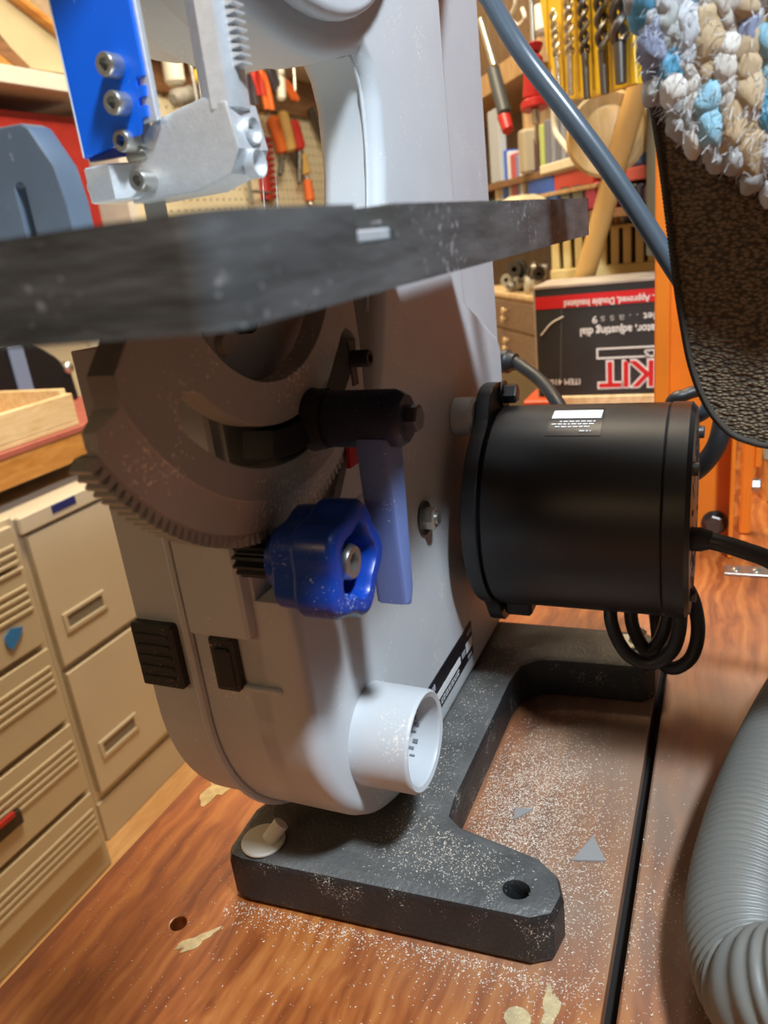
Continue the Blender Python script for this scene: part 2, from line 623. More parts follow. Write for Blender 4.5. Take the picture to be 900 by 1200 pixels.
# cast base -------------------------------------------------------
hole_f = [(-0.0885 + 0.0055 * math.cos(2 * PI * k / 20), 0.2870 + 0.0045 * math.sin(2 * PI * k / 20)) for k in range(20)]
base_o = [(-0.246, 0.264), (-0.238, 0.2625), (-0.078, 0.271), (-0.068, 0.277), (-0.0655, 0.290), (-0.070, 0.302), (-0.082, 0.311),
          (-0.128, 0.321), (-0.136, 0.327), (-0.1375, 0.340), (-0.1370, 0.470), (-0.134, 0.490), (-0.124, 0.500), (-0.110, 0.503),
          (-0.050, 0.507), (-0.042, 0.515), (-0.042, 0.552), (-0.052, 0.560), (-0.200, 0.556), (-0.250, 0.552), (-0.256, 0.545),
          (-0.246, 0.505), (-0.222, 0.495), (-0.222, 0.330), (-0.246, 0.315), (-0.252, 0.300), (-0.250, 0.270)]
base = B().ext(base_o, 0.0, 0.033, 'XY', [hole_f], 0.0055, 1).build('base', CAST, saw)
for p in ((-0.2310, 0.2770), (-0.0640, 0.538)):
    w = B().cyl((p[0], p[1], 0.0331), (p[0], p[1], 0.0352), 0.0125 if p[0] < -0.1 else 0.0105, seg=32, bev=0.0006).build('washer', WHITE, saw)
    B().cyl((p[0] + 0.004, p[1], 0.0352), (p[0] + 0.010, p[1] + 0.006, 0.0435), 0.0045, seg=12).build('stud', WHITE, w)

# body: lower wheel housing, column, upper housing ----------------
LC, LR = (0.353, 0.143), 0.108
UC, UR = (0.335, 0.552), 0.131
low_arc = arc(LC[0], LC[1], LR, 180, 270, 20)                     # near end round to the bottom
front = low_arc + [(0.56, 0.035), (0.63, 0.050), (0.646, 0.08), (0.646, 0.262), (0.620, 0.272), (0.515, 0.318), (0.512, 0.36),
                   (0.512, 0.60), (0.512, 0.70)] + [(0.395, 0.70), (0.30, 0.70)]
up = [(UC[0] + UR * math.cos(math.radians(t)), UC[1] + UR * math.sin(math.radians(t))) for t in range(120, 287, 6)]
front = low_arc + [(0.55, 0.035), (0.588, 0.042), (0.598, 0.06), (0.600, 0.255), (0.590, 0.265), (0.516, 0.300), (0.512, 0.34),
                   (0.512, 0.69), (0.49, 0.70)] + up + [(0.385, 0.4285), (0.3915, 0.421), (0.395, 0.409), (0.393, 0.38),
                   (0.383, 0.345), (0.372, 0.31), (0.362, 0.285), (0.345, 0.252), (0.325, 0.228), (0.30, 0.214), (0.245, 0.205)]
B().ext(front, -0.201, -0.165, 'YZ', bev=0.0075, bres=2).build('frame', GREY, saw)
B().ext([(0.505, 0.22), (0.6405, 0.22), (0.6405, 0.70), (0.505, 0.70)], -0.200, -0.179, 'YZ', bev=0.004, bres=2).build('column_rear', GREY, saw)
# thin pressed lip along the near corner of the column
lip = spline([(-0.1728, 0.3715, 0.31), (-0.1728, 0.3825, 0.345), (-0.1728, 0.3925, 0.38), (-0.1728, 0.3945, 0.409), (-0.1728, 0.3912, 0.4208), (-0.1728, 0.3845, 0.4283), (-0.1728, 0.372, 0.4262)], 8)
B().tube(lip, 0.0011, 8).build('corner_lip', GREY, saw)
# second layer of the lower housing, carrying the table bracket
mid = low_arc + [(0.56, 0.035), (0.60, 0.06), (0.60, 0.20), (0.42, 0.25), (0.385, 0.29), (0.375, 0.331), (0.245, 0.331)]
B().ext(mid, -0.221, -0.182, 'YZ', bev=0.002).build('lower_housing', GREY, saw)
mu = [(UC[0] + (UR - 0.002) * math.cos(math.radians(t)), UC[1] + (UR - 0.002) * math.sin(math.radians(t))) for t in range(90, 300, 6)]
B().ext(mu + [(0.50, 0.5), (0.50, 0.68)], -0.221, -0.19, 'YZ', bev=0.003).build('upper_housing', GREY, saw)
dd = [(p[0] + 0.0005, p[1]) for p in low_arc] + [(0.55, 0.035), (0.59, 0.06), (0.59, 0.20), (0.40, 0.31), (0.2455, 0.315)]
B().ext(dd, -0.2535, -0.2225, 'YZ', bev=0.0025, bres=2).build('lower_door', GREY, saw)
du = [(UC[0] + 0.005 + 0.122 * math.cos(math.radians(t)), UC[1] + 0.004 + 0.122 * math.sin(math.radians(t))) for t in range(90, 300, 6)]
B().ext(du + [(0.50, 0.5), (0.50, 0.66)], -0.2535, -0.2225, 'YZ', bev=0.004, bres=2).build('upper_door', GREY, saw)
# raised disc on the back of the upper housing
rd = arc(UC[0] - 0.005, UC[1] + 0.002, 0.121, 0, 360, 60)[:-1]
B().ext(rd, -0.166, -0.156, 'YZ', bev=0.004, bres=2).build('wheel_boss', GREY, saw)
# bead along the door joint
bead = [(-0.2215, p[0] - 0.0012, p[1] - 0.0006) for p in low_arc[::-1]] + [(-0.2215, 0.2438, z) for z in (0.2, 0.25, 0.30)]
B().tube(bead[::-1], 0.0024, 8).build('door_seal', GREY, saw)
# near-end relief: raised pad above the latch and the ledge below it
B().box((-0.2165, 0.2385, 0.1885), (-0.1845, 0.2475, 0.322), 0.0015).build('bracket_pad', GREY, saw)
B().box((-0.205, 0.2425, 0.1595), (-0.1765, 0.2475, 0.1625), 0.0008).build('ledge', GREY, saw)
hg = B().box((-0.2530, 0.2405, 0.156), (-0.2285, 0.2475, 0.1895), 0.0012).build('hinge', BLKD, saw)
for k in range(5):
    B().box((-0.2505, 0.2398, 0.1605 + k * 0.0056), (-0.2315, 0.2408, 0.1625 + k * 0.0056), 0.0003).build('rib', BLKD, hg)
lt = B().box((-0.2085, 0.2395, 0.160), (-0.1955, 0.2475, 0.188), 0.0015).build('latch', BLKD, saw)
B().box((-0.2050, 0.2375, 0.163), (-0.1965, 0.2405, 0.183), 0.001).build('latch_key', BLK, lt)

# table -----------------------------------------------------------
TZ1, TZ0 = 0.3523, 0.3331
CORN = [(-0.083 + 0.008 * math.sin(math.radians(t)), 0.116 - 0.008 * math.cos(math.radians(t))) for t in range(0, 91, 15)]
tab_o = [(-0.40, 0.108), *CORN, (-0.075, 0.1612), (-0.0900, 0.1612), (-0.0900, 0.1835), (-0.075, 0.1835),
         (-0.075, 0.4675), (-0.142, 0.4675), (-0.142, 0.380), (-0.40, 0.380)]
tab_l = [(-0.40, 0.108), *CORN, (-0.075, 0.4675), (-0.142, 0.4675), (-0.142, 0.380), (-0.40, 0.380)]
tb = B().ext(tab_o, 0.3441, TZ1, 'XY')
tb.ext(tab_l, TZ0, 0.3441, 'XY')
tbl = tb.build('table', TABLE, saw)
B().box((-0.3985, 0.1095, TZ1 - 0.0003), (-0.147, 0.378, TZ1 + 0.0003)).build('ground_top', TABTOP, tbl)
B().box((-0.0898, 0.1616, 0.3443), (-0.0765, 0.1831, 0.3470), 0.0004).build('slot_key', ALU, tbl)

# trunnion --------------------------------------------------------
TC = (0.2610, 0.3530)
TXF = -0.1610


def tp(r, deg):
    return (TC[0] + r * math.cos(math.radians(deg)), TC[1] + r * math.sin(math.radians(deg)))


rim = [tp(0.1015, a) for a in range(207, 312, 3)]
tr_o = [(0.1860, 0.3329), (0.1705, 0.3165)] + rim + [(0.333, 0.270), (0.3345, 0.30), (0.3325, 0.3329)]
hole_c = [tp(0.0560, a) for a in range(196, 345, 6)] + [(0.3030, 0.3310), (0.2190, 0.3310)]
hole_c = [p for p in hole_c if p[1] <= 0.3312]
sl = [tp(0.0728, a) for a in range(224, 321, 3)] + [tp(0.0755, 323.4), tp(0.0805, 324.2), tp(0.0855, 323.4)] + \
     [tp(0.0885, a) for a in range(320, 222, -3)] + [tp(0.0862, 220.0), tp(0.0808, 218.0), tp(0.0752, 220.0)]
tr = B().ext(tr_o, -0.1720, TXF, 'YZ', [hole_c, sl], 0.0008, 1).build('trunnion', GREYD, saw)
# sloping shoulder from the face down to the geared rim
b = B()
n_s = 40
ra, rb_, rc_ = [], [], []
for k in range(n_s + 1):
    a = 207 + (312 - 207) * k / n_s
    for lst, r_, X_ in ((ra, 0.1010, TXF - 0.0005), (rb_, 0.1140, -0.1665), (rc_, 0.1140, -0.1720)):
        y_, z_ = tp(r_, a)
        lst.append(b.bm.verts.new((X_, max(y_, 0.1640 if X_ < -0.164 else 0.1690), z_)))
rd_ = [b.bm.verts.new((-0.1720, max(tp(0.1000, 207 + 105 * k / n_s)[0], 0.169), tp(0.1000, 207 + 105 * k / n_s)[1])) for k in range(n_s + 1)]
for A_, C_ in ((ra, rb_), (rb_, rc_), (rc_, rd_), (rd_, ra)):
    for k in range(n_s):
        b.bm.faces.new((A_[k], A_[k + 1], C_[k + 1], C_[k]))
b.bm.faces.new((ra[0], rb_[0], rc_[0], rd_[0]))
b.bm.faces.new((ra[-1], rb_[-1], rc_[-1], rd_[-1]))
b.build('shoulder', GREYD, tr)
teeth = []
n_t = 52
for k in range(n_t):
    a = 211 + (311 - 211) * k / n_t
    st = (311 - 211) / n_t
    teeth += [tp(0.1145, a), tp(0.1190, a + st * 0.22), tp(0.1190, a + st * 0.55), tp(0.1145, a + st * 0.80)]
ring_in = [tp(0.1110, a) for a in range(311, 210, -3)]
B().ext(teeth + ring_in, -0.1760, -0.1675, 'YZ').build('gear_rack', GREYD, tr)
B().box((-0.1750, 0.1860, 0.3300), (-0.1615, 0.3325, 0.3330)).build('mounting_flange', GREYD, tr)
# pivot recess seen through the round opening: bracket, ribs and screws
pv = B().ext([tp(0.050, a) for a in range(180, 361, 8)] + [(0.307, 0.331), (0.208, 0.331)], -0.189, -0.1823, 'YZ', bev=0.001).build('pivot_bracket', GREYD, saw)
b = B()
capscrew(b, (-0.1823, 0.232, 0.321), (1, 0, 0), 0.0045, 0.007)
b.build('screw', BLKD, pv)
b = B()
capscrew(b, (-0.1823, 0.268, 0.319), (1, 0, 0), 0.0045, 0.007)
b.build('screw', BLKD, pv)
B().cyl((-0.1823, 0.254, 0.3125), (-0.179, 0.254, 0.3125), 0.005, 0.004, 20).build('pivot_boss', GREYD, pv)
# indicator slot screw at the right edge
B().box((-0.1613, 0.3205, 0.281), (-0.1603, 0.3270, 0.302), 0.0005, M=Matrix.Rotation(0.0, 4, 'X')).build('screw_slot', BLK, tr)
b = B()
capscrew(b, (-0.1605, 0.3235, 0.2935), (1, 0, 0), 0.0040, 0.009)
b.build('screw', BLKD, tr)
# red tilt pointer on its tab
pt = B().ext([(0.298, 0.226), (0.332, 0.226), (0.332, 0.238), (0.324, 0.254)], -0.1700, -0.1662, 'YZ', bev=0.0004).build('scale_tab', GREY, saw)
B().ext([(0.314, 0.243), (0.323, 0.243), (0.322, 0.264), (0.317, 0.264)], -0.1662, -0.1640, 'YZ', bev=0.0003).build('pointer', RED, pt)
b = B()
capscrew(b, (-0.1662, 0.3275, 0.2500), (1, 0, 0), 0.0033, 0.006)
b.build('screw', DSTEEL, pt)

# lock lever ------------------------------------------------------
HY, HZ = 0.2805, 0.2755
lv = B().lathe((-0.1530, HY, HZ), (-0.118, HY, HZ), [(0, 0), (0, 0.0112), (0.002, 0.0122), (0.031, 0.0122), (0.035, 0.0098), (0.035, 0)], 10, rot=0.3).build('lock_lever', mat('dusty_shaded_navy', (0.022, 0.030, 0.065), 0.5, dust=0.03, dscale=900, dcol=(0.2, 0.19, 0.17)), saw)  # hub shade put into the colour: darker than its own blue arm, dust specks on top
arm = [(HY - 0.0105, HZ - 0.006), (HY + 0.0070, HZ - 0.006), (HY + 0.0018, HZ - 0.076), (HY - 0.0022, HZ - 0.0835), (HY - 0.0085, HZ - 0.0805)]
B().ext(arm, -0.1385, -0.1235, 'YZ', bev=0.0025, bres=1).build('lever_arm', BLUEL, lv)
b = B()
hexbolt(b, (-0.118, HY, HZ), (1, 0, 0), 0.0058, 0.0055)
b.build('end_nut', DSTEEL, lv)
B().cyl((-0.176, HY, HZ), (-0.153, HY, HZ), 0.0075, seg=20).build('stud', BLK, lv)
# sliding block in the arc slot
sb = [tp(0.0745, a) for a in range(256, 300, 4)] + [tp(0.0852, a) for a in range(296, 252, -4)]
B().ext(sb, -0.172, -0.158, 'YZ', bev=0.0005).build('slide_block', BLK, saw)
B().cyl((-0.1608, HY, HZ), (-0.153, HY, HZ), 0.0135, 0.012, 28).build('lock_washer', BLKD, saw)

# tilt knob with pinion -------------------------------------------
KY, KZ = 0.2405, 0.2290


def lobe(th, t):
    return 1.0 + 0.085 * math.cos(5 * th + 0.6)


kn = B().lathe((-0.1560, KY, KZ), (-0.127, KY, KZ), [(0, 0), (0, 0.0185), (0.0015, 0.0200), (0.0100, 0.0205), (0.0115, 0.0222), (0.013, 0.0228),
              (0.0255, 0.0228), (0.0280, 0.0212), (0.029, 0.0190), (0.0285, 0.0148), (0.0260, 0.0135), (0.0120, 0.0125), (0.012, 0)], 60, fn=lobe).build('tilt_knob', BLUE, saw)
b = B()
capscrew(b, (-0.144, KY, KZ), (1, 0, 0), 0.0072, 0.0145)
b.build('bolt', STEEL, kn)
pin = []
for k in range(14):
    a = 360 * k / 14
    for r_, da in ((0.0062, 0), (0.0092, 7), (0.0092, 14), (0.0062, 20)):
        pin.append((KY + r_ * math.cos(math.radians(a + da)), KZ + r_ * math.sin(math.radians(a + da))))
B().ext(pin, -0.180, -0.1625, 'YZ').build('pinion', BLK, kn)
B().cyl((-0.1625, KY, KZ), (-0.156, KY, KZ), 0.0125, seg=24).build('collar', BLUE, kn)

# dust port -------------------------------------------------------
QY, QZ, QR = 0.2990, 0.1030, 0.0262
po = B().lathe((-0.168, QY, QZ), (-0.134, QY, QZ), [(0, QR * 1.02), (0.032, QR), (0.0335, QR - 0.0007), (0.034, QR - 0.0014), (0.0332, QR - 0.0038), (0.0315, QR - 0.0045),
               (0.006, QR - 0.0055), (0.006, 0)], 56).build('dust_port', GREY, saw)
B().lathe((-0.1625, QY, QZ), (-0.1610, QY, QZ), [(0, 0.0185), (0.0012, 0.0180), (0.0012, 0.0150), (0, 0.0145)], 40).build('inner_ring', GREY, po)
b = B()
for k in range(11):
    a = math.radians(-62 + k * 11.5)
    d = V((0, math.cos(a), math.sin(a)))
    t_ = V((0, -math.sin(a), math.cos(a)))
    M = Matrix(((1, 0, 0, 0), (0, t_.y, d.y, 0), (0, t_.z, d.z, 0), (0, 0, 0, 1)))
    b.box((-0.0014, -0.0005 - 0.0006 * (k % 3), 0), (0.0014, 0.0005, 0.0006), M=Matrix.Translation(V((-0.1475 - 0.0015 * (k % 2), QY, QZ)) + d * (QR - 0.0056)) @ M)
b.build('mould_lettering', mat('grey_stamp', (0.16, 0.16, 0.18), 0.6), po)

# rating plate ----------------------------------------------------
rp = B().ext([(0.3740, 0.0525), (0.4690, 0.0525), (0.4690, 0.0785), (0.3740, 0.0785)], -0.1651, -0.1644, 'YZ', bev=0.0001).build('rating_plate', LBL, saw)
b = B()
for (y0, y1, z0, z1) in ((0.392, 0.440, 0.0605, 0.0660), (0.4535, 0.4675, 0.0600, 0.0675)):
    b.box((-0.1644, y0, z0), (-0.1642, y1, z1))
b.build('white_panel', PAPER, rp)
b = B()
rr = random.Random(3)
for row, z in enumerate((0.0570, 0.0548)):
    y = 0.398
    while y < 0.436:
        w = rr.uniform(0.002, 0.006)
        b.box((-0.1644, y, z), (-0.1642, y + w, z + 0.0012))
        y += w + 0.0012
for k in range(5):
    b.box((-0.1644, 0.377 + k * 0.0028, 0.0710), (-0.1642, 0.3788 + k * 0.0028, 0.0750))
for k in range(4):
    b.box((-0.1644, 0.4440 + k * 0.002, 0.0610), (-0.1642, 0.4453 + k * 0.002, 0.0655))
for k in range(3):
    b.cyl((-0.1644, 0.4590 + k * 0.0035, 0.0730), (-0.1642, 0.4590 + k * 0.0035, 0.0730), 0.0016, seg=10)
b.box((-0.1644, 0.456, 0.0545), (-0.1642, 0.465, 0.0562))
b.build('print', mat('grey_print', (0.45, 0.46, 0.48), 0.5), rp)
B().cyl((-0.1645, 0.3870, 0.0680), (-0.1641, 0.3870, 0.0680), 0.0028, seg=18).build('blue_mark', mat('blue_print', (0.03, 0.10, 0.4), 0.5), rp)

# bolt with washer on the back ------------------------------------
bt = V((-0.165, 0.4010, 0.1842))
wsh = B().cyl(bt, bt + V((0.0016, 0, 0)), 0.0105, seg=30, bev=0.0003).build('washer', DSTEEL, saw)
b = B()
hexbolt(b, bt + V((0.0016, 0, 0)), (1, 0, 0), 0.0068, 0.0068)
b.cyl(bt + V((0.008, 0, 0)), bt + V((0.0100, 0, 0)), 0.0036, seg=14)
b.build('hex_bolt', STEEL, wsh)

# motor -----------------------------------------------------------
MY, MZ, MR = 0.4900, 0.1615, 0.0680
mo = B().lathe((-0.1400, MY, MZ), (-0.032, MY, MZ), [(0, 0), (0, MR - 0.003), (0.003, MR), (0.107, MR), (0.108, MR - 0.0008), (0.108, 0)], 72).build('motor', BLKM, saw)
B().lathe((-0.0320, MY, MZ), (-0.0170, MY, MZ), [(0, 0), (0, MR - 0.0006), (0.0008, MR + 0.0003), (0.0120, MR + 0.0003), (0.0148, MR - 0.0030), (0.0152, MR - 0.008), (0.0152, 0)], 72).build('end_cap', BLKM, mo)
fl_o = []
for k in range(72):
    th = 2 * PI * k / 72
    ear = 0.0
    for ea in (88, 268):
        dlt = (math.degrees(th) - ea + 180) % 360 - 180
        ear = max(ear, math.exp(-(dlt / 19.0) ** 4))
    fl_o.append((MY + (MR + 0.0005 + 0.016 * ear) * math.cos(th), MZ + (MR + 0.0005 + 0.016 * ear) * math.sin(th)))
B().ext(fl_o, -0.1500, -0.1400, 'YZ', bev=0.0012).build('flange', BLKM, mo)
# grey cast pads between the frame and the flange ears
for k, an in enumerate((80, 272)):
    e = V((0, math.cos(math.radians(an)), math.sin(math.radians(an))))
    c = V((0, MY, MZ)) + e * (MR + 0.008)
    e2 = V((0, math.cos(math.radians(an + 24)), math.sin(math.radians(an + 24))))
    c2_ = V((0, MY, MZ)) + e2 * (MR + 0.001)
    B().cyl((-0.1660, c2_.y, c2_.z), (-0.1502, c2_.y, c2_.z), 0.0125, seg=28, bev=0.002).build('mount_boss', GREY, saw)
    b = B()
    hexbolt(b, (-0.140, c.y, c.z), (1, 0, 0), 0.0068, 0.0085, 0.0092)
    b.build('hex_bolt', DSTEEL if k == 0 else BLK, mo)
# vents and screws of the end cap
b = B()
for ring in (0.034, 0.047):
    for k in range(20):
        a = 2 * PI * k / 20
        c = V((-0.0170, MY + ring * math.cos(a), MZ + ring * math.sin(a)))
        b.box((-0.0001, -0.0045, -0.0016), (0.0004, 0.0045, 0.0016), M=Matrix.Translation(c) @ Matrix.Rotation(a, 4, 'X'))
b.build('vent', mat('vent_black', (0.003, 0.003, 0.003), 0.8), mo)
for an in (135, 225, 315, 45):
    a = math.radians(an)
    b = B()
    capscrew(b, (-0.0185, MY + 0.0565 * math.cos(a), MZ + 0.0565 * math.sin(a)), (1, 0, 0), 0.0042, 0.005)
    b.build('screw', DSTEEL, mo)
# wrapped data label on top of the motor
b = B()
bl = B()
for (r_, x0, x1, a0, a1, bb) in ((MR + 0.0003, -0.1020, -0.0690, 96.0, 121.0, b),):
    pl = [(MY + r_ * math.cos(math.radians(a0 + (a1 - a0) * k / 10)), MZ + r_ * math.sin(math.radians(a0 + (a1 - a0) * k / 10))) for k in range(11)]
    pl += [(MY + (r_ - 0.0006) * math.cos(math.radians(a1 - (a1 - a0) * k / 10)), MZ + (r_ - 0.0006) * math.sin(math.radians(a1 - (a1 - a0) * k / 10))) for k in range(11)]
    bb.ext(pl, x0, x1, 'YZ')
ml = b.build('data_label', LBL, mo, label='black data label with white print')


def on_motor(bb, x0, x1, a0, a1, lift=0.0006):
    r_ = MR + lift
    pl = [(MY + r_ * math.cos(math.radians(a)), MZ + r_ * math.sin(math.radians(a))) for a in (a0, (a0 + a1) / 2, a1)]
    pl += [(MY + (r_ - 0.0003) * math.cos(math.radians(a)), MZ + (r_ - 0.0003) * math.sin(math.radians(a))) for a in (a1, (a0 + a1) / 2, a0)]
    bb.ext(pl, x0, x1, 'YZ')


b = B()
on_motor(b, -0.1005, -0.0705, 98.0, 107.0)
for a, xa, xb in ((109.5, -0.0950, -0.0730), (111.8, -0.0995, -0.0740), (114.0, -0.0970, -0.0760), (117.3, -0.0820, -0.0750)):
    x = xa
    while x < xb:
        w = rr.uniform(0.0012, 0.0035)
        on_motor(b, x, min(x + w, xb), a, a + 0.9)
        x += w + 0.0008
b.build('print', PAPER, ml)
# lower terminal block and gland
B().box((-0.139, MY - 0.020, MZ - 0.0765), (-0.120, MY + 0.004, MZ - 0.0650), 0.002).build('terminal_cover', BLK, mo)
gl = V((-0.0175, 0.4400, PY(818, 632, 0.44).z))

# blade guide, post and guard -------------------------------------
gd = B()
gb_o = [(-0.1990, 0.3860), (-0.1900, 0.3925), (-0.1680, 0.3965), (-0.1585, 0.3940), (-0.1560, 0.3790), (-0.1610, 0.3715), (-0.1760, 0.3675), (-0.2060, 0.3670), (-0.2060, 0.3730),
        (-0.1990, 0.3755)]
gd.ext(gb_o, -0.2660, -0.2480, 'XZ', bev=0.001) if False else None
gb = B().ext(gb_o, 0.248, 0.268, 'XZ', bev=0.0010).build('guide_block', ALU, saw)
B().ext([(-0.2195, 0.2560), (-0.2195, 0.2415), (-0.2080, 0.2415), (-0.2025, 0.2475), (-0.1985, 0.2485), (-0.1985, 0.2560)], 0.3685, 0.3810, 'XY', bev=0.0006, bres=0).build('lower_guide', ALU, gb)
b = B()
capscrew(b, (-0.2190, 0.250, 0.3748), (-1, 0, 0), 0.0042, 0.0055)
b.build('thumb_screw', ALU, gb)
for (sx_, sz_) in ((-0.1995, 0.3872), (-0.1960, 0.3737)):
    b = B()
    capscrew(b, (sx_, 0.248, sz_), (0, -1, 0), 0.0038, 0.0075)
    b.build('screw', STEEL, gb)
# round seats on the angled end of the block
for (c, r_) in (((-0.1566, 0.3590 + 0.026, 0), 0.0040), ((-0.1580, 0.3745, 0), 0.0044)):
    B().lathe((-0.1600, 0.2585, c[1]), (-0.1552, 0.2585, c[1]), [(0, 0), (0.0042, r_ * 0.75), (0.0050, r_), (0.0050, r_ * 1.12), (0.001, r_ * 1.12)], 26).build('bearing_seat', ALU, gb)
post_o = [(-0.1690, 0.3935), (-0.1690, 0.4560), (-0.1555, 0.4560), (-0.1555, 0.3935)]
pst = B().ext([(-0.1700, 0.2510), (-0.1640, 0.2475), (-0.1580, 0.2490), (-0.1560, 0.2545), (-0.1575, 0.2620), (-0.1690, 0.2620)], 0.392, 0.462, 'XY', bev=0.0004).build('guide_post', ALU, saw)
rk = []
for k in range(23):
    z = 0.4045 + k * 0.0025
    rk += [(-0.1568, z), (-0.1530, z + 0.0006), (-0.1530, z + 0.0012), (-0.1568, z + 0.0018)]
B().ext([(-0.1590, 0.404)] + rk + [(-0.1590, 0.462)], 0.2535, 0.2600, 'XZ').build('rack', ALU, pst)
gp = B().ext([(-0.2195, 0.3840), (-0.1925, 0.3885), (-0.1905, 0.3930), (-0.1882, 0.3935), (-0.1878, 0.3970), (-0.1905, 0.3968), (-0.1902, 0.3992), (-0.1872, 0.3998), (-0.1868, 0.4030), (-0.1898, 0.4028),
              (-0.1894, 0.4055), (-0.1862, 0.4060), (-0.1862, 0.4500), (-0.2195, 0.4500)], 0.2430, 0.2445, 'XZ', bev=0.0002).build('blade_guard', GUARD, saw)
B().box((-0.2203, 0.2430, 0.3845), (-0.2193, 0.2560, 0.4500), 0.0002).build('guard_edge', mat('white_enamel_edge', (0.75, 0.78, 0.8), 0.4), gp)
B().box((-0.2192, 0.2446, 0.3830), (-0.2040, 0.2480, 0.3862), 0.0003).build('guard_tab', mat('dark_blue_enamel', (0.01, 0.03, 0.2), 0.4), gp)
B().box((-0.1960, 0.2446, 0.3920), (-0.1850, 0.2475, 0.4400), 0.0004).build('guard_bracket', ALU, gp)
for z in (0.3985, 0.4080 - 0.0003 + 0.0025):
    b = B()
    capscrew(b, (-0.1968, 0.2430, z), (0, -1, 0), 0.0040, 0.0062)
    b.build('screw', STEEL, gp)
B().box((-0.2085, 0.2572, 0.30), (-0.1985, 0.2578, 0.455)).build('blade', mat('blade_steel', (0.45, 0.43, 0.40), 0.35, 0.9), saw)
b = B()
capscrew(b, (-0.1935, 0.2510, 0.3800), (0, -1, 0), 0.0030, 0.004)
B().cyl((-0.2040, 0.2500, 0.3830), (-0.1950, 0.2500, 0.3830), 0.0028, seg=16).build('guide_pin', STEEL, gb)

# cord strain relief in the column edge and cord into the motor ----
sr = PY(588, 424, 0.640)
B().lathe(sr + V((-0.004, 0.002, 0)), sr + V((0.014, -0.004, 0)), [(0, 0), (0, 0.0085), (0.004, 0.0085), (0.004, 0.0098), (0.011, 0.0098), (0.013, 0.0080), (0.018, 0.0070), (0.018, 0)], 20).build('strain_relief', BLK, saw)
cd = spline([sr + V((0.012, -0.003, 0)), PY(612, 430, 0.625), PY(634, 447, 0.60), PY(652, 470, 0.565), PY(668, 500, 0.545)], 10)
B().tube(cd, 0.0052, 14).build('switch_cord', RUB, saw)
B().lathe(gl, gl + V((0.012, 0, 0)), [(0, 0), (0, 0.0070), (0.006, 0.0070), (0.012, 0.0052), (0.012, 0)], 16).build('cord_gland', BLK, mo)
pc = spline([gl + V((0.008, 0, 0)), PY(846, 637, 0.438), PY(872, 645, 0.437), PY(905, 658, 0.436), PY(950, 690, 0.43), V((0.14, 0.44, 0.06)), V((0.22, 0.5, 0.0060)), V((0.32, 0.55, 0.006))], 10)
B().tube(pc, 0.0050, 14).build('power_cord', RUB, saw)

# ------------------------------------------------------------------ rip fence bracket on the table
b = B()
f_o = [(-0.262, 0.3526), (-0.1880, 0.3526), (-0.1880, 0.3660), (-0.1895, 0.3765), (-0.1962, 0.3880), (-0.1990, 0.3895), (-0.262, 0.3915)]
f_h = [(-0.2062, 0.3566)] + [(-0.2062 + 0.0022 * 0 + 0.0, 0.3575)]
f_h = [(-0.2075, 0.3565), (-0.2035, 0.3565)] + arc(-0.2055, 0.3715, 0.0021, 0, 180, 8)
b.ext(f_o, 0.196, 0.206, 'XZ', [f_h], 0.0008)
b.build('fence_bracket', FENCE, None, 'blue-grey slotted metal plate standing on the saw table beside the blade guard', 'fence')

# ------------------------------------------------------------------ coiled cable under the motor, thick grey cable
pts = [PY(728, 640, 0.505), PY(716, 705, 0.478), PY(719, 738, 0.470), PY(737, 768, 0.468), PY(765, 777, 0.468), PY(789, 760, 0.468), PY(797, 722, 0.470), PY(788, 690, 0.480), PY(762, 680, 0.49),
       PY(742, 700, 0.490), PY(741, 732, 0.484), PY(757, 762, 0.482), PY(772, 752, 0.482), PY(782, 725, 0.484), PY(784, 695, 0.49), PY(800, 684, 0.490), PY(813, 705, 0.488), PY(818, 740, 0.485),
       PY(810, 770, 0.483), PY(790, 783, 0.484), PY(775, 772, 0.492), PY(768, 720, 0.510), PY(762, 680, 0.540), V((-0.060, 0.555, 0.150))]
B().tube(spline(pts, 8), 0.0046, 12).build('coiled_cord', RUB, None, 'loops of black power cord bundled under the motor', 'cord')
GCAB = mat('grey_blue_cable_jacket', (0.060, 0.080, 0.100), 0.32)
cb = spline([V((-0.185, 0.600, 0.66)), V((-0.155, 0.585, 0.645)), V((-0.140, 0.545, 0.590)), PY(545, -60, 0.50), PY(575, 0, 0.48), PY(612, 62, 0.465), PY(665, 132, 0.46), PY(715, 200, 0.46), PY(760, 268, 0.46), PY(800, 330, 0.46), PY(845, 395, 0.465),
             PY(900, 450, 0.47), PY(960, 520, 0.48), V((0.12, 0.52, 0.10)), V((0.16, 0.56, 0.0060)), V((0.25, 0.66, 0.0060))], 8)
B().tube(cb, 0.0052, 14).build('grey_cable', GCAB, None, 'thick blue-grey cable running diagonally from the column top to behind the rug', 'cable')
cb2 = spline([PY(900, 420, 0.60), PY(852, 448, 0.59), PY(848, 490, 0.58), PY(838, 525, 0.575), PY(815, 552, 0.58), PY(790, 560, 0.60), V((-0.09, 0.625, 0.12)), V((-0.14, 0.620, 0.11)), V((-0.185, 0.597, 0.10))], 8)
B().tube(cb2, 0.0070, 12).build('black_cable', RUB, None, 'thick black cable looping behind the motor end cap below the rug', 'cable')
cb3 = spline([PY(880, 405, 0.56), PY(838, 460, 0.555), PY(826, 482, 0.555), PY(800, 500, 0.57), PY(780, 540, 0.60), V((-0.10, 0.622, 0.15)), V((-0.14, 0.618, 0.15)), V((-0.185, 0.597, 0.15))], 8)
B().tube(cb3, 0.0048, 12).build('black_cable', GCAB, None, 'thin slate cable dropping behind the top of the motor end cap', 'cable')
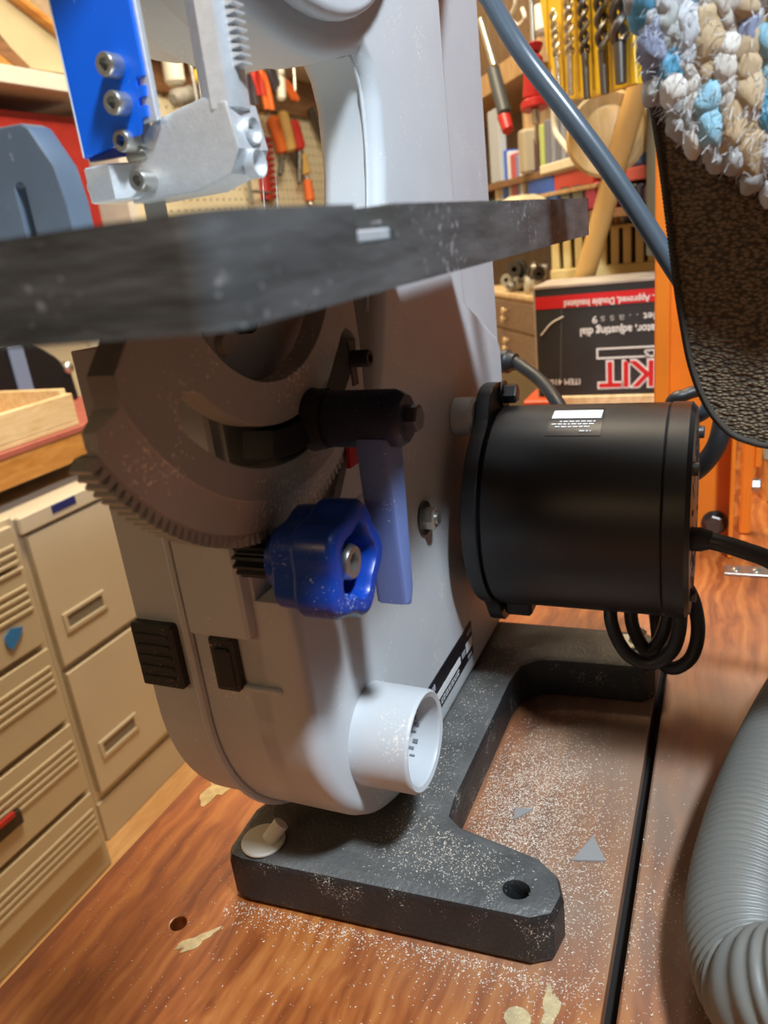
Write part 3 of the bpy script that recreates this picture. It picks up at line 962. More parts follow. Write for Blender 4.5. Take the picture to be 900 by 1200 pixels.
cb4 = spline([PY(890, 395, 0.68), PY(838, 448, 0.67), PY(805, 462, 0.66), PY(785, 475, 0.66), PY(770, 540, 0.68), V((-0.08, 0.72, 0.0055)), V((-0.05, 0.74, 0.0055))], 8)
B().tube(cb4, 0.0050, 12).build('black_cable', RUB, None, 'black cable arching low in front of the orange post', 'cable')

# ------------------------------------------------------------------ vacuum hose
HOSE = mat('grey_hose_plastic', (0.15, 0.15, 0.135), 0.42, spec=0.5, vary=0.05, vscale=30)
hp = spline([PZ(1010, 735, 0.050), PZ(960, 800, 0.046), PZ(912, 900, 0.040), PZ(882, 1000, 0.034), PZ(873, 1085, 0.032), PZ(893, 1155, 0.036), PZ(935, 1165, 0.048), V((0.085, 0.255, 0.075)), V((0.120, 0.262, 0.105)), V((0.19, 0.27, 0.13))], 60)
# resample evenly
ds = [0.0]
for a_, b_ in zip(hp, hp[1:]):
    ds.append(ds[-1] + (b_ - a_).length)
N_R = 118
PER = 8
tot = ds[-1]
rs_ = []
j = 0
for k in range(N_R * PER + 1):
    s_ = tot * k / (N_R * PER)
    while j < len(ds) - 2 and ds[j + 1] < s_:
        j += 1
    t_ = (s_ - ds[j]) / max(1e-9, ds[j + 1] - ds[j])
    rs_.append(hp[j].lerp(hp[j + 1], min(1, t_)))
B().tube(rs_, 0.03, 36, rf=lambda i: 0.0245 + 0.0016 * (0.5 + 0.5 * math.cos(2 * PI * i / PER)) ** 0.8).build('vacuum_hose', HOSE, None,
    'grey corrugated vacuum hose curling on the bench at lower right', 'hose', ang=80, wn=False)

# ------------------------------------------------------------------ metal strap with screws on the bench
st = thing('metal_strap', 'flat steel strap screwed to the bench at the foot of the orange post', 'metal strap', (0.06, 0.752, 0.0))
B().box((0.002, 0.742, 0.0), (0.13, 0.762, 0.003), 0.0006).build('plate', STEEL, st)
for x in (0.012, 0.030, 0.075, 0.11):
    b = B()
    b.lathe((x, 0.7535, 0.003), (x, 0.7535, 0.0055), [(0, 0.0045), (0.0012, 0.0042), (0.0022, 0.0026), (0.0025, 0)], 16)
    b.build('screw', STEEL, st)

# ------------------------------------------------------------------ orange steel post
op = thing('orange_post', 'orange painted steel channel post standing behind the motor', 'post', (-0.03, 0.79, 0.0))
B().box((-0.0665, 0.812, 0.0), (0.0085, 0.816, 1.0), 0.0008).build('web', ORANGE, op)
B().box((-0.0665, 0.780, 0.0), (-0.0535, 0.816, 1.0), 0.0015).build('flange', ORANGE, op)
B().box((0.0045, 0.784, 0.0), (0.0085, 0.816, 1.0), 0.001).build('flange', ORANGE, op)
b = B()
hexbolt(b, (-0.0085, 0.812, 0.028), (0, -1, 0), 0.011, 0.009, 0.013)
b.build('hex_bolt', DSTEEL, op)
ob = thing('orange_lever', 'narrow orange steel lever bolted beside the post', 'lever', (0.028, 0.86, 0.0))
B().box((0.0155, 0.85, 0.0), (0.0265, 0.862, 0.118), 0.002).build('lever_bar', ORANGE, ob)
B().box((0.0265, 0.85, 0.075), (0.034, 0.862, 0.128), 0.002).build('lever_lug', ORANGE, ob)
b = B()
hexbolt(b, (0.0265, 0.856, 0.055), (1, 0, 0), 0.007, 0.008)
b.build('hex_bolt', STEEL, ob)
B().box((0.045, 0.95, 0.0), (0.28, 1.05, 0.052), 0.002).build('wood_block', ORW, None, 'orange-brown timber block on the bench right of the post', 'timber')
B().box((0.040, 0.95, 0.0522), (0.28, 1.10, 0.088), 0.002).build('grey_board', mat('grey_board', (0.30, 0.28, 0.22), 0.7), None, 'grey board lying on the orange-brown timber block', 'board')
B().box((0.045, 1.12, 0.0), (0.34, 1.16, 0.42), 0.003).build('hardboard_sheet', DKW, None, 'dark brown hardboard sheet standing behind the grey board', 'hardboard')

# ------------------------------------------------------------------ rug hanging at upper right
rug = thing('rug', 'multicoloured looped rug with dark woven backing hanging at upper right', 'rug', (0.03, 0.36, 0.245))
RB = mat('woven_rug_backing', (0.11, 0.082, 0.05), 0.85, vary=0.35, vscale=120, bump=0.0)
nt = RB.node_tree
bs = nt.nodes['Principled BSDF']
tc = nd(nt, 'ShaderNodeTexCoord')
vz = nd(nt, 'ShaderNodeTexVoronoi')
vz.inputs['Scale'].default_value = 620
mpn = nd(nt, 'ShaderNodeMapping')
mpn.inputs['Scale'].default_value = (0.8, 0.8, 1.3)
nt.links.new(tc.outputs['Object'], mpn.inputs['Vector'])
nt.links.new(mpn.outputs[0], vz.inputs['Vector'])
bpn = nd(nt, 'ShaderNodeBump')
bpn.inputs['Strength'].default_value = 0.9
bpn.inputs['Distance'].default_value = 0.0015
bpn.invert = True
nt.links.new(vz.outputs['Distance'], bpn.inputs['Height'])
nt.links.new(bpn.outputs[0], bs.inputs['Normal'])
rw = nd(nt, 'ShaderNodeValToRGB')
rw.color_ramp.elements[0].position = 0.15
rw.color_ramp.elements[0].color = (0.21, 0.155, 0.09, 1)
rw.color_ramp.elements[1].position = 0.75
rw.color_ramp.elements[1].color = (0.045, 0.032, 0.018, 1)
nt.links.new(vz.outputs['Distance'], rw.inputs[0])
nt.links.new(rw.outputs[0], bs.inputs['Base Color'])
RY = 0.355
bk_px = [(738, -40), (748, 30), (760, 95), (768, 150), (776, 205), (784, 270), (792, 335), (800, 385), (808, 425), (820, 460), (836, 488), (856, 508), (880, 518), (905, 523),
         (1000, 535), (1250, 560), (1420, 565), (1420, -40)]
bk = [PY(x, y, RY) for x, y in bk_px]
B().ext([(p.x, p.z) for p in bk], RY, RY + 0.006, 'XZ', bev=0.002).build('backing', RB, rug)
b = B()
edge = spline(bk[1:15], 14)
for i in range(0, len(edge) - 1):
    p = edge[i]
    b.sphere(p + V((0.0004, -0.0005, 0)), 0.0017, (1, 1.2, 0.8), 6, 5)
b.build('overlock_edge', mat('dark_edge_yarn', (0.035, 0.028, 0.02), 0.9), rug)
pile_px = [(748, 40), (760, 84), (776, 122), (800, 158), (826, 178), (858, 196), (886, 208), (915, 222), (1080, 262), (1420, 290), (1420, -40), (738, -40)]


def inside(x, y, poly):
    c = False
    n = len(poly)
    for i in range(n):
        x1, y1 = poly[i]
        x2, y2 = poly[(i + 1) % n]
        if (y1 > y) != (y2 > y) and x < (x2 - x1) * (y - y1) / (y2 - y1) + x1:
            c = not c
    return c


pb = [PY(x, y, RY - 0.016) for x, y in pile_px]
FUZZ = mat('grey_fuzzy_yarn', (0.40, 0.39, 0.36), 0.95, vary=0.3, vscale=200, bump=0.8, bscale=600)
B().ext([(p.x, p.z) for p in pb], RY - 0.018, RY - 0.0045, 'XZ', bev=0.004, bres=2).build('pile_base', FUZZ, rug)
YARN = bpy.data.materials.new('coloured_yarn')
YARN.use_nodes = True
nt = YARN.node_tree
bs = nt.nodes['Principled BSDF']
at = nd(nt, 'ShaderNodeAttribute', attribute_name='yarn')
nt.links.new(at.outputs['Color'], bs.inputs['Base Color'])
bs.inputs['Roughness'].default_value = 0.95
bs.inputs['Sheen Weight'].default_value = 0.3
nz = nd(nt, 'ShaderNodeTexNoise')
nz.inputs['Scale'].default_value = 900
bp_ = nd(nt, 'ShaderNodeBump')
bp_.inputs['Strength'].default_value = 0.6
bp_.inputs['Distance'].default_value = 0.001
nt.links.new(nz.outputs['Fac'], bp_.inputs['Height'])
nt.links.new(bp_.outputs[0], bs.inputs['Normal'])
PAL = [((0.76, 0.72, 0.64), 5), ((0.10, 0.40, 0.62), 6.0), ((0.58, 0.43, 0.25), 4), ((0.22, 0.25, 0.36), 4), ((0.68, 0.72, 0.76), 4), ((0.30, 0.58, 0.72), 2),
       ((0.22, 0.06, 0.14), 0.35), ((0.20, 0.12, 0.08), 1.0), ((0.50, 0.54, 0.52), 2)]
rr = random.Random(21)


def pick():
    return rr.choices([p[0] for p in PAL], [p[1] for p in PAL])[0]


bmr = bmesh.new()
cl_ = bmr.loops.layers.float_color.new('yarn')
col_i = 0
x = 742
while x < 1410:
    c = pick()
    left = rr.randint(1, 4)
    y = -60 + rr.uniform(0, 16)
    while y < 270:
        xx = x + rr.uniform(-3, 3) + (y * 0.06)
        stp = rr.uniform(14, 22)
        if inside(xx, y, pile_px):
            near = not inside(xx - 4, y + 26, pile_px)
            r_ = 0.0068 if not near else 0.0050
            p = PY(xx, y, RY - 0.019 - rr.uniform(0, 0.003))
            M = Matrix.Translation(p) @ Matrix.Rotation(rr.uniform(-0.55, 0.55), 4, 'Y') @ Matrix.Diagonal((r_ * rr.uniform(0.8, 1.0), r_ * 0.95, r_ * rr.uniform(1.0, 1.55), 1))
            g = bmesh.ops.create_icosphere(bmr, subdivisions=3 if x < 960 else 2, radius=1.0, matrix=M)
            ph_ = V((rr.uniform(0, 9), rr.uniform(0, 9), rr.uniform(0, 9)))
            for v in g['verts']:
                o_ = v.co - p
                v.co = p + o_ * (1 + 0.17 * noise.noise(o_ * 230 + ph_) + 0.09 * noise.noise(o_ * 800 + ph_))
            k = c if not (near and rr.random() < 0.75) else (0.45, 0.45, 0.43)
            jit = rr.uniform(0.85, 1.1)
            for v in g['verts']:
                for l in v.link_loops:
                    l[cl_] = (k[0] * jit, k[1] * jit, k[2] * jit, 1)
        left -= 1
        if left <= 0:
            c = pick()
            left = rr.randint(1, 4)
        y += stp
    x += rr.uniform(19, 25)
me = bpy.data.meshes.new('yarn_loops')
bmr.to_mesh(me)
bmr.free()
me.materials.append(YARN)
me.shade_smooth()
o = bpy.data.objects.new('yarn_loops', me)
col.objects.link(o)
o.parent = rug
o.matrix_parent_inverse = Matrix.Translation(-V(rug['_b']))
o['kind'] = 'stuff'
# frayed fibres along the folded edge
b = B()
for i in range(900):
    x_, y_ = rr.uniform(740, 960), rr.uniform(-20, 235)
    if not inside(x_, y_, pile_px):
        continue
    p = PY(x_, y_, RY - 0.0245 - rr.uniform(0, 0.003))
    d = V((rr.uniform(-1, 1), rr.uniform(-0.8, 0.1), rr.uniform(-1, 1))).normalized()
    L = rr.uniform(0.002, 0.0045)
    b.tube([p, p + d * L * 0.5 + V((0, 0, -0.0003)), p + d * L + V((0, 0, -0.0010))], 0.00012, 4, caps=False)
fr = spline([PY(x_, y_, RY - 0.012) for x_, y_ in pile_px[:9]], 10)
for i in range(1100):
    p = fr[rr.randrange(len(fr))] + V((rr.uniform(-0.001, 0.006), rr.uniform(-0.010, 0.006), rr.uniform(0.0, 0.006)))
    d = V((rr.uniform(-1, 0.4), rr.uniform(-0.6, 0.6), rr.uniform(-1.2, 0.3))).normalized()
    L = rr.uniform(0.0025, 0.0055)
    b.tube([p, p + d * L * 0.5 + V((0, 0, -0.0003)), p + d * L + V((0, 0, -0.0012))], 0.00016, 4, caps=False)
b.build('fringe_fibres', mat('pale_fibres', (0.55, 0.55, 0.56), 0.95), rug, kind='stuff')

# ------------------------------------------------------------------ sawdust and small offcuts
rr = random.Random(5)
verts, faces = [], []


def chip(p, s):
    i = len(verts)
    a = rr.uniform(0, 2 * PI)
    el = rr.uniform(1.0, 2.4)
    ca, sa = math.cos(a), math.sin(a)
    for (u, v, w) in ((-el, -0.6, 0), (el, -0.5, 0.1), (rr.uniform(-0.5, 0.5), 0.9, 0), (rr.uniform(-0.4, 0.4), 0, rr.uniform(0.5, 0.9))):
        verts.append((p[0] + s * (u * ca - v * sa), p[1] + s * (u * sa + v * ca), p[2] + s * w))
    faces.extend([(i, i + 2, i + 1), (i, i + 1, i + 3), (i + 1, i + 2, i + 3), (i + 2, i, i + 3)])


def in_base(x, y):
    return inside(x, y, base_o)


n = 0
while n < 12000:
    m_ = rr.random()
    if m_ < 0.60:
        x, y = rr.gauss(-0.108, 0.022), rr.gauss(0.375, 0.045)
    elif m_ < 0.74:
        x, y = rr.gauss(-0.075, 0.03), rr.gauss(0.345, 0.045)
    elif m_ < 0.85:
        x, y = rr.gauss(-0.045, 0.035), rr.gauss(0.30, 0.04)
    elif m_ < 0.94:                       # drift along the front foot
        t = rr.random()
        x, y = -0.25 + 0.20 * t, 0.262 + 0.008 * t - abs(rr.gauss(0, 0.007))
    else:
        x, y = rr.uniform(-0.33, 0.05), rr.uniform(0.19, 0.30)
    if in_base(x, y) or y < 0.15 or -0.0445 < x < -0.036 or x < -0.337:
        continue
    chip((x, y, 0.0002), rr.uniform(0.00016, 0.00045))
    n += 1
n = 0
while n < 1800:
    if rr.random() < 0.62:
        x, y = rr.gauss(-0.13, 0.022), rr.gauss(0.297, 0.014)
    else:
        x, y = rr.uniform(-0.166, -0.140), rr.uniform(0.31, 0.52)
    if not in_base(x, y) or not in_base(x + 0.007, y + 0.007) or not in_base(x - 0.007, y - 0.007):
        continue
    if (x + 0.0885) ** 2 + (y - 0.287) ** 2 < 0.0066 ** 2:
        continue
    chip((x, y, 0.0331), rr.uniform(0.00014, 0.00036))
    n += 1
me = bpy.data.meshes.new('sawdust')
me.from_pydata(verts, [], faces)
me.materials.append(mat('pale_sawdust', (0.74, 0.64, 0.52), 0.9, vary=0.25, vscale=800))
o = bpy.data.objects.new('sawdust', me)
col.objects.link(o)
o['kind'] = 'stuff'
o['label'] = 'pale sawdust strewn over the bench and saw base'
o['category'] = 'sawdust'
OFFC = mat('translucent_offcut', (0.42, 0.40, 0.38), 0.35, alpha=0.6)
for pxs, th, lab in (([(671, 1010), (695, 981), (710, 1011)], 0.0012, 'larger clear triangular plastic offcut near the bench gap'),
                     ([(602, 962), (604, 948), (625, 950)], 0.0010, 'smaller pale triangular offcut behind the front foot')):
    pl = [PZ(x, y, 0) for x, y in pxs]
    B().ext([(p.x, p.y) for p in pl], 0.0004, 0.0004 + th, 'XY').build('plastic_offcut', OFFC, None, lab, 'offcut')

# ================================================================== LEFT BACKGROUND
XF = -1.15
XA = -1.092


def cabinet(name, label, y0, y1, ztop, drawers, m, handle, ribs, XF=XF):
    t = thing(name, label, 'filing cabinet', ((XF - 0.3), (y0 + y1) / 2, FZ))
    B().box((XF - 0.62, y0, FZ), (XF, y1, ztop), 0.003).build('body', m, t)
    for k, (za, zb_) in enumerate(drawers):
        d = B()
        d.box((XF - 0.0, y0 + 0.012, za + 0.004), (XF + 0.013, y1 - 0.012, zb_ - 0.004), 0.0025, seg=2)
        dr = d.build('drawer', m, t)
        if handle:
            zc = (za + zb_) / 2 - 0.055 if handle == 1 else za + 0.05
            ycn = (y0 + y1) / 2 - 0.105
            h_ = B()
            h_.ext([(ycn - 0.055, zc - 0.020), (ycn + 0.055, zc - 0.020), (ycn + 0.055, zc + 0.020), (ycn - 0.055, zc + 0.020)], XF + 0.011, XF + 0.0165, 'YZ',
                   [[(ycn - 0.046, zc - 0.012), (ycn + 0.046, zc - 0.012), (ycn + 0.046, zc + 0.013), (ycn - 0.046, zc + 0.013)]], 0.001)
            h_.build('handle', m, dr)
            B().box((XF + 0.0128, ycn - 0.046, zc - 0.012), (XF + 0.0136, ycn + 0.046, zc + 0.013)).build('handle_recess', mat('recess_grey', (0.22, 0.20, 0.17), 0.5), dr)
        if ribs:
            for j_ in range(4):
                zz = zb_ - 0.040 - j_ * 0.014
                B().box((XF + 0.012, y0 + 0.025, zz), (XF + 0.0155, y1 - 0.02, zz + 0.006), 0.001).build('rib', m, dr)
    return t


ca = cabinet('filing_cabinet', 'low putty cabinet with ribbed drawers at far left', 0.42, 0.848, -0.022, [(-0.700, -0.575), (-0.570, -0.420), (-0.415, -0.262), (-0.257, -0.104), (-0.099, -0.03)], BEIGEB, 0, True, XA)
cb_ = cabinet('filing_cabinet', 'beige steel filing cabinet with two deep drawers behind the saw', 0.892, 1.285, -0.047, [(-0.655, -0.366), (-0.358, -0.082)], BEIGE, 1, False)
B().box((XF, 0.893, -0.079), (XF + 0.016, 1.284, -0.046), 0.003).build('top_rim', BEIGE, cb_)
B().box((XF, 0.893, FZ), (XF + 0.006, 1.284, -0.672), 0.002).build('kick_panel', BEIGE, cb_)
bd = PX(75, 591, XF + 0.017)
B().box((XF + 0.015, bd.y - 0.03, bd.z - 0.008), (XF + 0.0175, bd.y + 0.03, bd.z + 0.008), 0.001).build('badge', mat('navy_badge', (0.02, 0.03, 0.16), 0.4), cb_)
tp_ = [PX(x, y, XA + 0.016) for x, y in ((5, 748), (12, 737), (27, 734), (24, 745), (15, 762), (8, 757))]
B().ext([(p.y, p.z) for p in tp_], XA + 0.0155, XA + 0.0168, 'YZ').build('masking_tape', mat('blue_tape', (0.03, 0.22, 0.65), 0.6), None, 'torn piece of blue masking tape on a ribbed drawer', 'tape')
B().box((XA + 0.013, 0.62, -0.520), (XA + 0.02, 0.690, -0.492), 0.001).build('drawer_pull', mat('recess_black', (0.03, 0.02, 0.02), 0.5), ca)
B().box((XA + 0.02, 0.64, -0.494), (XA + 0.026, 0.675, -0.484), 0.001).build('red_tab', RED, ca)
# worktop above the cabinets
wt = thing('wall_counter', 'orange wood counter with red covering above the filing cabinets', 'counter', (-1.55, 0.9, -0.02))
B().box((-1.95, 0.2, -0.006), (-1.185, 1.43, 0.047), 0.002).build('counter_slab', ORW, wt)
B().box((-1.95, 0.2, 0.047), (-1.183, 1.43, 0.060), 0.002).build('counter_cover', mat('dull_red_lino', (0.36, 0.10, 0.07), 0.6, vary=0.15), wt)
B().box((-1.90, 0.3, -0.018), (-1.25, 1.3, -0.0065)).build('counter_batten', DKW, wt)
# pale tray, dark case
ty = thing('wooden_tray', 'pale pine tray with raised sides on the red-topped counter', 'tray', (-1.3, 1.03, 0.0605))
for lo, hi in (((-1.42, 0.80, 0.0605), (-1.19, 1.137, 0.070)), ((-1.205, 0.80, 0.070), (-1.19, 1.137, 0.125)), ((-1.42, 0.80, 0.070), (-1.405, 1.137, 0.145)),
               ((-1.405, 1.122, 0.070), (-1.205, 1.137, 0.135)), ((-1.405, 0.925, 0.070), (-1.205, 0.935, 0.120))):
    B().box(lo, hi, 0.0015).build('board', PINE, ty)
cs = thing('tool_case', 'black shiny case with a blue-grey band on the counter', 'case', (-1.5, 1.2, 0.0605))
cso = [(1.02, 0.061), (1.40, 0.061), (1.395, 0.13), (1.36, 0.17), (1.30, 0.215), (1.27, 0.222), (1.02, 0.222)]
B().ext(cso, -1.62, -1.44, 'YZ', bev=0.012, bres=3).build('case_shell', mat('gloss_black', (0.012, 0.012, 0.014), 0.25), cs)
B().box((-1.44, 1.225, 0.062), (-1.432, 1.265, 0.215), 0.002).build('band', mat('blue_grey_band', (0.16, 0.22, 0.36), 0.4), cs)
B().sphere((-1.445, 1.385, 0.138), 0.016, u=14, v=10).build('corner_cap', STEEL, cs)
# white shelf over the counter
sh = thing('wall_shelf', 'white painted shelf board high on the left wall', 'shelf', (-1.78, 1.4, 0.78))
B().box((-1.948, 0.5, 0.795), (-1.62, 2.02, 0.836), 0.002).build('shelf_board', SHELFW, sh)
B().box((-1.948, 0.5, 0.76), (-1.93, 2.02, 0.795)).build('wall_cleat', SHELFW, sh)
B().box((-1.948, 1.98, 0.0605), (-1.66, 2.02, 0.795), 0.002).build('end_panel', SHELFW, sh)
rc = thing('red_cabinet', 'dark red steel tool cabinet under the white shelf', 'tool cabinet', (-1.8, 1.4, 0.0605))
RDK = mat('dark_red_enamel', (0.33, 0.025, 0.02), 0.4, vary=0.1)
B().box((-1.94, 1.10, 0.40), (-1.70, 1.90, 0.755), 0.003).build('shell', RDK, rc)
B().box((-1.70, 1.13, 0.42), (-1.688, 1.865, 0.735), 0.004).build('door', RDK, rc)
# leaning sheet with a wooden edge and things behind it
def lean(pxs, X, th, name, m, lab, cat_):
    pl = [PX(x, y, X) for x, y in pxs]
    return B().ext([(p.y, p.z) for p in pl], X - th, X, 'YZ').build(name, m, None, lab, cat_)


PLY = mat('greenish_tan_panel', (0.50, 0.43, 0.27), 0.6, vary=0.12, vscale=6)
lb = thing('leaning_panel', 'tan panel with a wood edging leaning on the white shelf', 'panel', (-1.70, 1.9, 0.8365))
pl = [PX(x, y, -1.66) for x, y in ((-60, -60), (14, -4), (110, 72), (92, 88), (32, 79), (-2, 38), (-60, -4))]
B().ext([(p.y, p.z) for p in pl], -1.675, -1.66, 'YZ').build('sheet', PLY, lb)
B().tube([PX(-60, -66, -1.655), PX(14, -5, -1.655), PX(112, 72, -1.655)], 0.016, 10).build('wood_edging', ORW, lb)
lean([(-30, 20), (2, 45), (36, 79), (20, 79), (-30, 40)], -1.655, 0.03, 'brown_board', DKW, 'dark brown board stacked at left on the white shelf', 'board')
lean([(-40, 40), (0, 64), (18, 79), (-40, 72)], -1.64, 0.03, 'ochre_board', ORW, 'ochre board under the dark brown board on the white shelf', 'board')
CAMO = mat('mottled_brown_cloth', (0.24, 0.18, 0.12), 0.9, vary=0.9, vscale=9)
ck = B()
for i in range(5):
    p0, p1 = PX(40 + i * 17, -60, -1.80), PX(52 + i * 17, 74, -1.80)
    ck.tube(spline([p0, (p0 + p1) / 2 + V((0.02, 0.0, 0)), p1], 6), 0.055, 12)
ck.build('mottled_cloth', CAMO, None, 'mottled brown and cream cloth bundle behind the leaning panel', 'cloth')

# pegboard wall -----------------------------------------------------
pg = thing('pegboard', 'cream pegboard covering the left wall', 'pegboard', (-1.94, 3.1, 0.25), None)
B().box((-1.948, 2.05, 0.20), (-1.938, 4.25, 1.75), 0.001).build('board', CREAM, pg)
b = B()
for iy in range(40):
    for iz in range(20):
        y_, z_ = 2.4 + iy * 0.045, 0.40 + iz * 0.04
        b.box((-1.9385, y_, z_), (-1.9372, y_ + 0.008, z_ + 0.008))
b.build('peg_holes', mat('hole_dark', (0.10, 0.08, 0.05), 0.9), pg)
rl = thing('tool_rail', 'white rail shelf with pliers hung along it on the pegboard', 'rail', (-1.9, 3.2, 0.95))
B().box((-1.93, 2.3, 1.085), (-1.76, 4.1, 1.125), 0.003).build('rail_board', SHELFW, rl)
B().box((-1.93, 2.3, 0.93), (-1.915, 4.1, 1.085)).build('backing_strip', DKW, rl)
B().box((-1.93, 3.98, 0.20), (-1.82, 4.06, 1.08), 0.003).build('wood_upright', DKW, None, 'brown timber upright at the right end of the pegboard', 'upright')


def tool(name, label, cat_, segs, group=None):
    """segs: (part, p0, p1, r0, r1, material)"""
    t = thing(name, label, cat_, V(segs[-1][2]), group)
    for (pn, p0, p1, r0, r1, m) in segs:
        L = (V(p1) - V(p0)).length
        e = min(r0, r1, L * 0.2) * 0.5
        B().lathe(p0, p1, [(0, 0), (0, max(r0 - e, 1e-4)), (e, r0), (L - e, r1), (L, max(r1 - e, 1e-4)), (L, 0)], 12).build(pn, m, t)
    return t


XT = -1.90
G1 = 'pliers hanging along the white rail'
OR_H = flat('orange_grip', (0.75, 0.16, 0.03))
RD_H = flat('red_grip', (0.50, 0.03, 0.02))
GY_H = flat('dark_grip', (0.05, 0.045, 0.06))
YW_H = flat('yellow_wood_grip', (0.62, 0.40, 0.12))
WH_H = flat('pale_grip', (0.66, 0.64, 0.55))
XR = -1.74
pls = [(288, 84, 297, 122, GY_H, 'pliers with dark purple handles nearest the guide post'), (297, 76, 306, 112, RD_H, 'pliers with short red handles on the white rail'),
       (305, 78, 316, 128, OR_H, 'pliers with long orange-red handles hanging low'), (314, 72, 326, 106, GY_H, 'black-handled pliers between orange and white tools'),
       (330, 90, 346, 116, OR_H, 'salmon-handled cutters tilted on the white rail')]
for (x0, y0, x1, y1, m, lab) in pls:
    a_, c_ = PX(x0, y0, XR), PX(x1, y1, XR)
    d = c_ - a_
    t = thing('pliers', lab, 'pliers', c_, G1)
    B().lathe(a_ - d * 0.35, a_ + d * 0.1, [(0, 0.006), (d.length * 0.3, 0.020), (d.length * 0.45, 0.016), (d.length * 0.45, 0)], 8).build('jaws', STEEL, t)
    for sgn in (-1, 1):
        q = V((0, 0.022 * sgn, 0))
        B().tube(spline([a_, a_ + d * 0.4 + q, c_ + q * 0.9], 6), 0.011, 8).build('grip', m, t)
tool('spatula', 'pale flat stick hanging at the middle of the rail', 'spatula', [('blade', PX(327, 60, XR), PX(328, 90, XR), 0.02, 0.02, WH_H), ('grip', PX(328, 90, XR), PX(330, 118, XR), 0.022, 0.020, WH_H)])
tool('hook_tool', 'thin silver hook tool beside the pale stick', 'hook', [('shank', PX(343, 62, XR), PX(346, 108, XR), 0.008, 0.007, STEEL)])
tool('hook_tool', 'short silver rod hanging next to the column', 'rod', [('shank', PX(354, 55, XR), PX(361, 82, XR), 0.012, 0.012, STEEL)])
tool('pick_tool', 'yellow-handled pick hanging high behind the guide post', 'pick', [('shank', PX(302, 66, XR), PX(308, 82, XR), 0.012, 0.010, YW_H)])
tool('screwdriver', 'orange-red handled screwdriver left of the wooden handle', 'screwdriver', [('handle', PX(319, 136, XT), PX(331, 180, XT), 0.030, 0.026, OR_H), ('shaft', PX(331, 180, XT), PX(328, 206, XT), 0.012, 0.012, DSTEEL)])
tool('chisel', 'chisel with yellow wooden handle between two red tools', 'chisel', [('handle', PX(330, 130, XT), PX(341, 178, XT), 0.028, 0.030, YW_H), ('shaft', PX(341, 178, XT), PX(347, 196, XT), 0.012, 0.012, DSTEEL)])
tool('screwdriver', 'dark red handled screwdriver right of the wooden handle', 'screwdriver', [('handle', PX(342, 141, XT), PX(351, 176, XT), 0.032, 0.034, RD_H), ('shaft', PX(351, 176, XT), PX(351, 216, XT), 0.018, 0.010, DSTEEL)])
tool('screwdriver', 'amber handled screwdriver low beside the brown upright', 'screwdriver', [('handle', PX(352, 180, XT), PX(359, 204, XT), 0.026, 0.026, YW_H), ('shaft', PX(359, 204, XT), PX(360, 212, XT), 0.008, 0.008, STEEL)])
tool('file', 'orange handled file hanging lowest on the pegboard', 'file', [('handle', PX(360, 210, XT), PX(364, 236, XT), 0.022, 0.024, OR_H), ('tang', PX(364, 236, XT), PX(364, 242, XT), 0.010, 0.010, STEEL)])
tool('shears', 'dark steel shears hanging against the brown upright', 'shears', [('blade', PX(364, 128, XT), PX(378, 168, XT), 0.022, 0.012, DSTEEL)])
rt = thing('comb_rack', 'dark red toothed plastic rack on the pegboard', 'rack', PX(312, 234, -1.92))
a_, c_ = PX(304, 160, -1.92), PX(312, 234, -1.92)
B().tube([a_, c_], 0.026, 8).build('spine', RDK, rt)
for k in range(10):
    p = a_.lerp(c_, (k + 0.5) / 10)
    B().lathe(p, p + V((0.02, 0.075, 0.0)), [(0, 0.02), (0.07, 0.008), (0.07, 0)], 8).build('tooth', RDK, rt)
WIRE = flat('grey_wire', (0.25, 0.24, 0.22), 0.4, 0.6)
tool('wire_hook', 'thin wire hook beneath the dark red rack', 'wire hook', [('wire', PX(290, 205, -1.9), PX(296, 240, -1.9), 0.008, 0.008, WIRE), ('bend', PX(293, 224, -1.9), PX(318, 226, -1.9), 0.006, 0.006, WIRE)])
# things glimpsed between guard and guide post
tool('caulking_gun', 'grey caulking gun lying behind the guide post', 'caulking gun', [('barrel', PX(203, 116, -1.75), PX(236, 108, -1.75), 0.03, 0.03, flat('gun_grey', (0.25, 0.24, 0.21), 0.5)), ('nozzle', PX(236, 108, -1.75), PX(250, 100, -1.75), 0.012, 0.008, STEEL)])
for (x0, y0, x1, y1, lab) in ((218, 42, 232, 124, 'left of two thin metal rods behind the guide post'), (228, 40, 238, 122, 'right of two thin metal rods behind the guide post')):
    tool('metal_rod', lab, 'rod', [('rod', PX(x0, y0, -1.7), PX(x1, y1, -1.7), 0.007, 0.007, STEEL)])
for (x, y, lab) in ((230, 94, 'small yellow cap left of its twin behind the guide post'), (243, 96, 'larger yellow cap nearest the guide post')):
    p = PX(x, y, -1.72)
    B().lathe(p, p + V((0.03, 0.01, 0.02)), [(0, 0), (0, 0.022), (0.02, 0.026), (0.035, 0.02), (0.035, 0)], 14).build('yellow_cap', flat('yellow_plastic', (0.75, 0.55, 0.02)), None, lab, 'cap')
tool('white_bottle', 'pale tag-like bottle hanging right of the blue guard', 'bottle', [('neck', PX(196, 46, -1.76), PX(199, 56, -1.76), 0.012, 0.02, WH_H), ('body', PX(199, 56, -1.76), PX(206, 100, -1.76), 0.035, 0.035, WH_H)])
lean([(172, 0), (215, 0), (215, 42), (186, 22)], -1.9, 0.02, 'dark_red_sheet', RDK, 'dark red sheet behind the upper housing of the saw', 'sheet')

# ================================================================== RIGHT BACKGROUND (angled shelves)
ROT = Matrix((( SU.x, -SN.x, 0), (SU.y, -SN.y, 0), (0, 0, 1)))      # local x right, y into shelf, z up


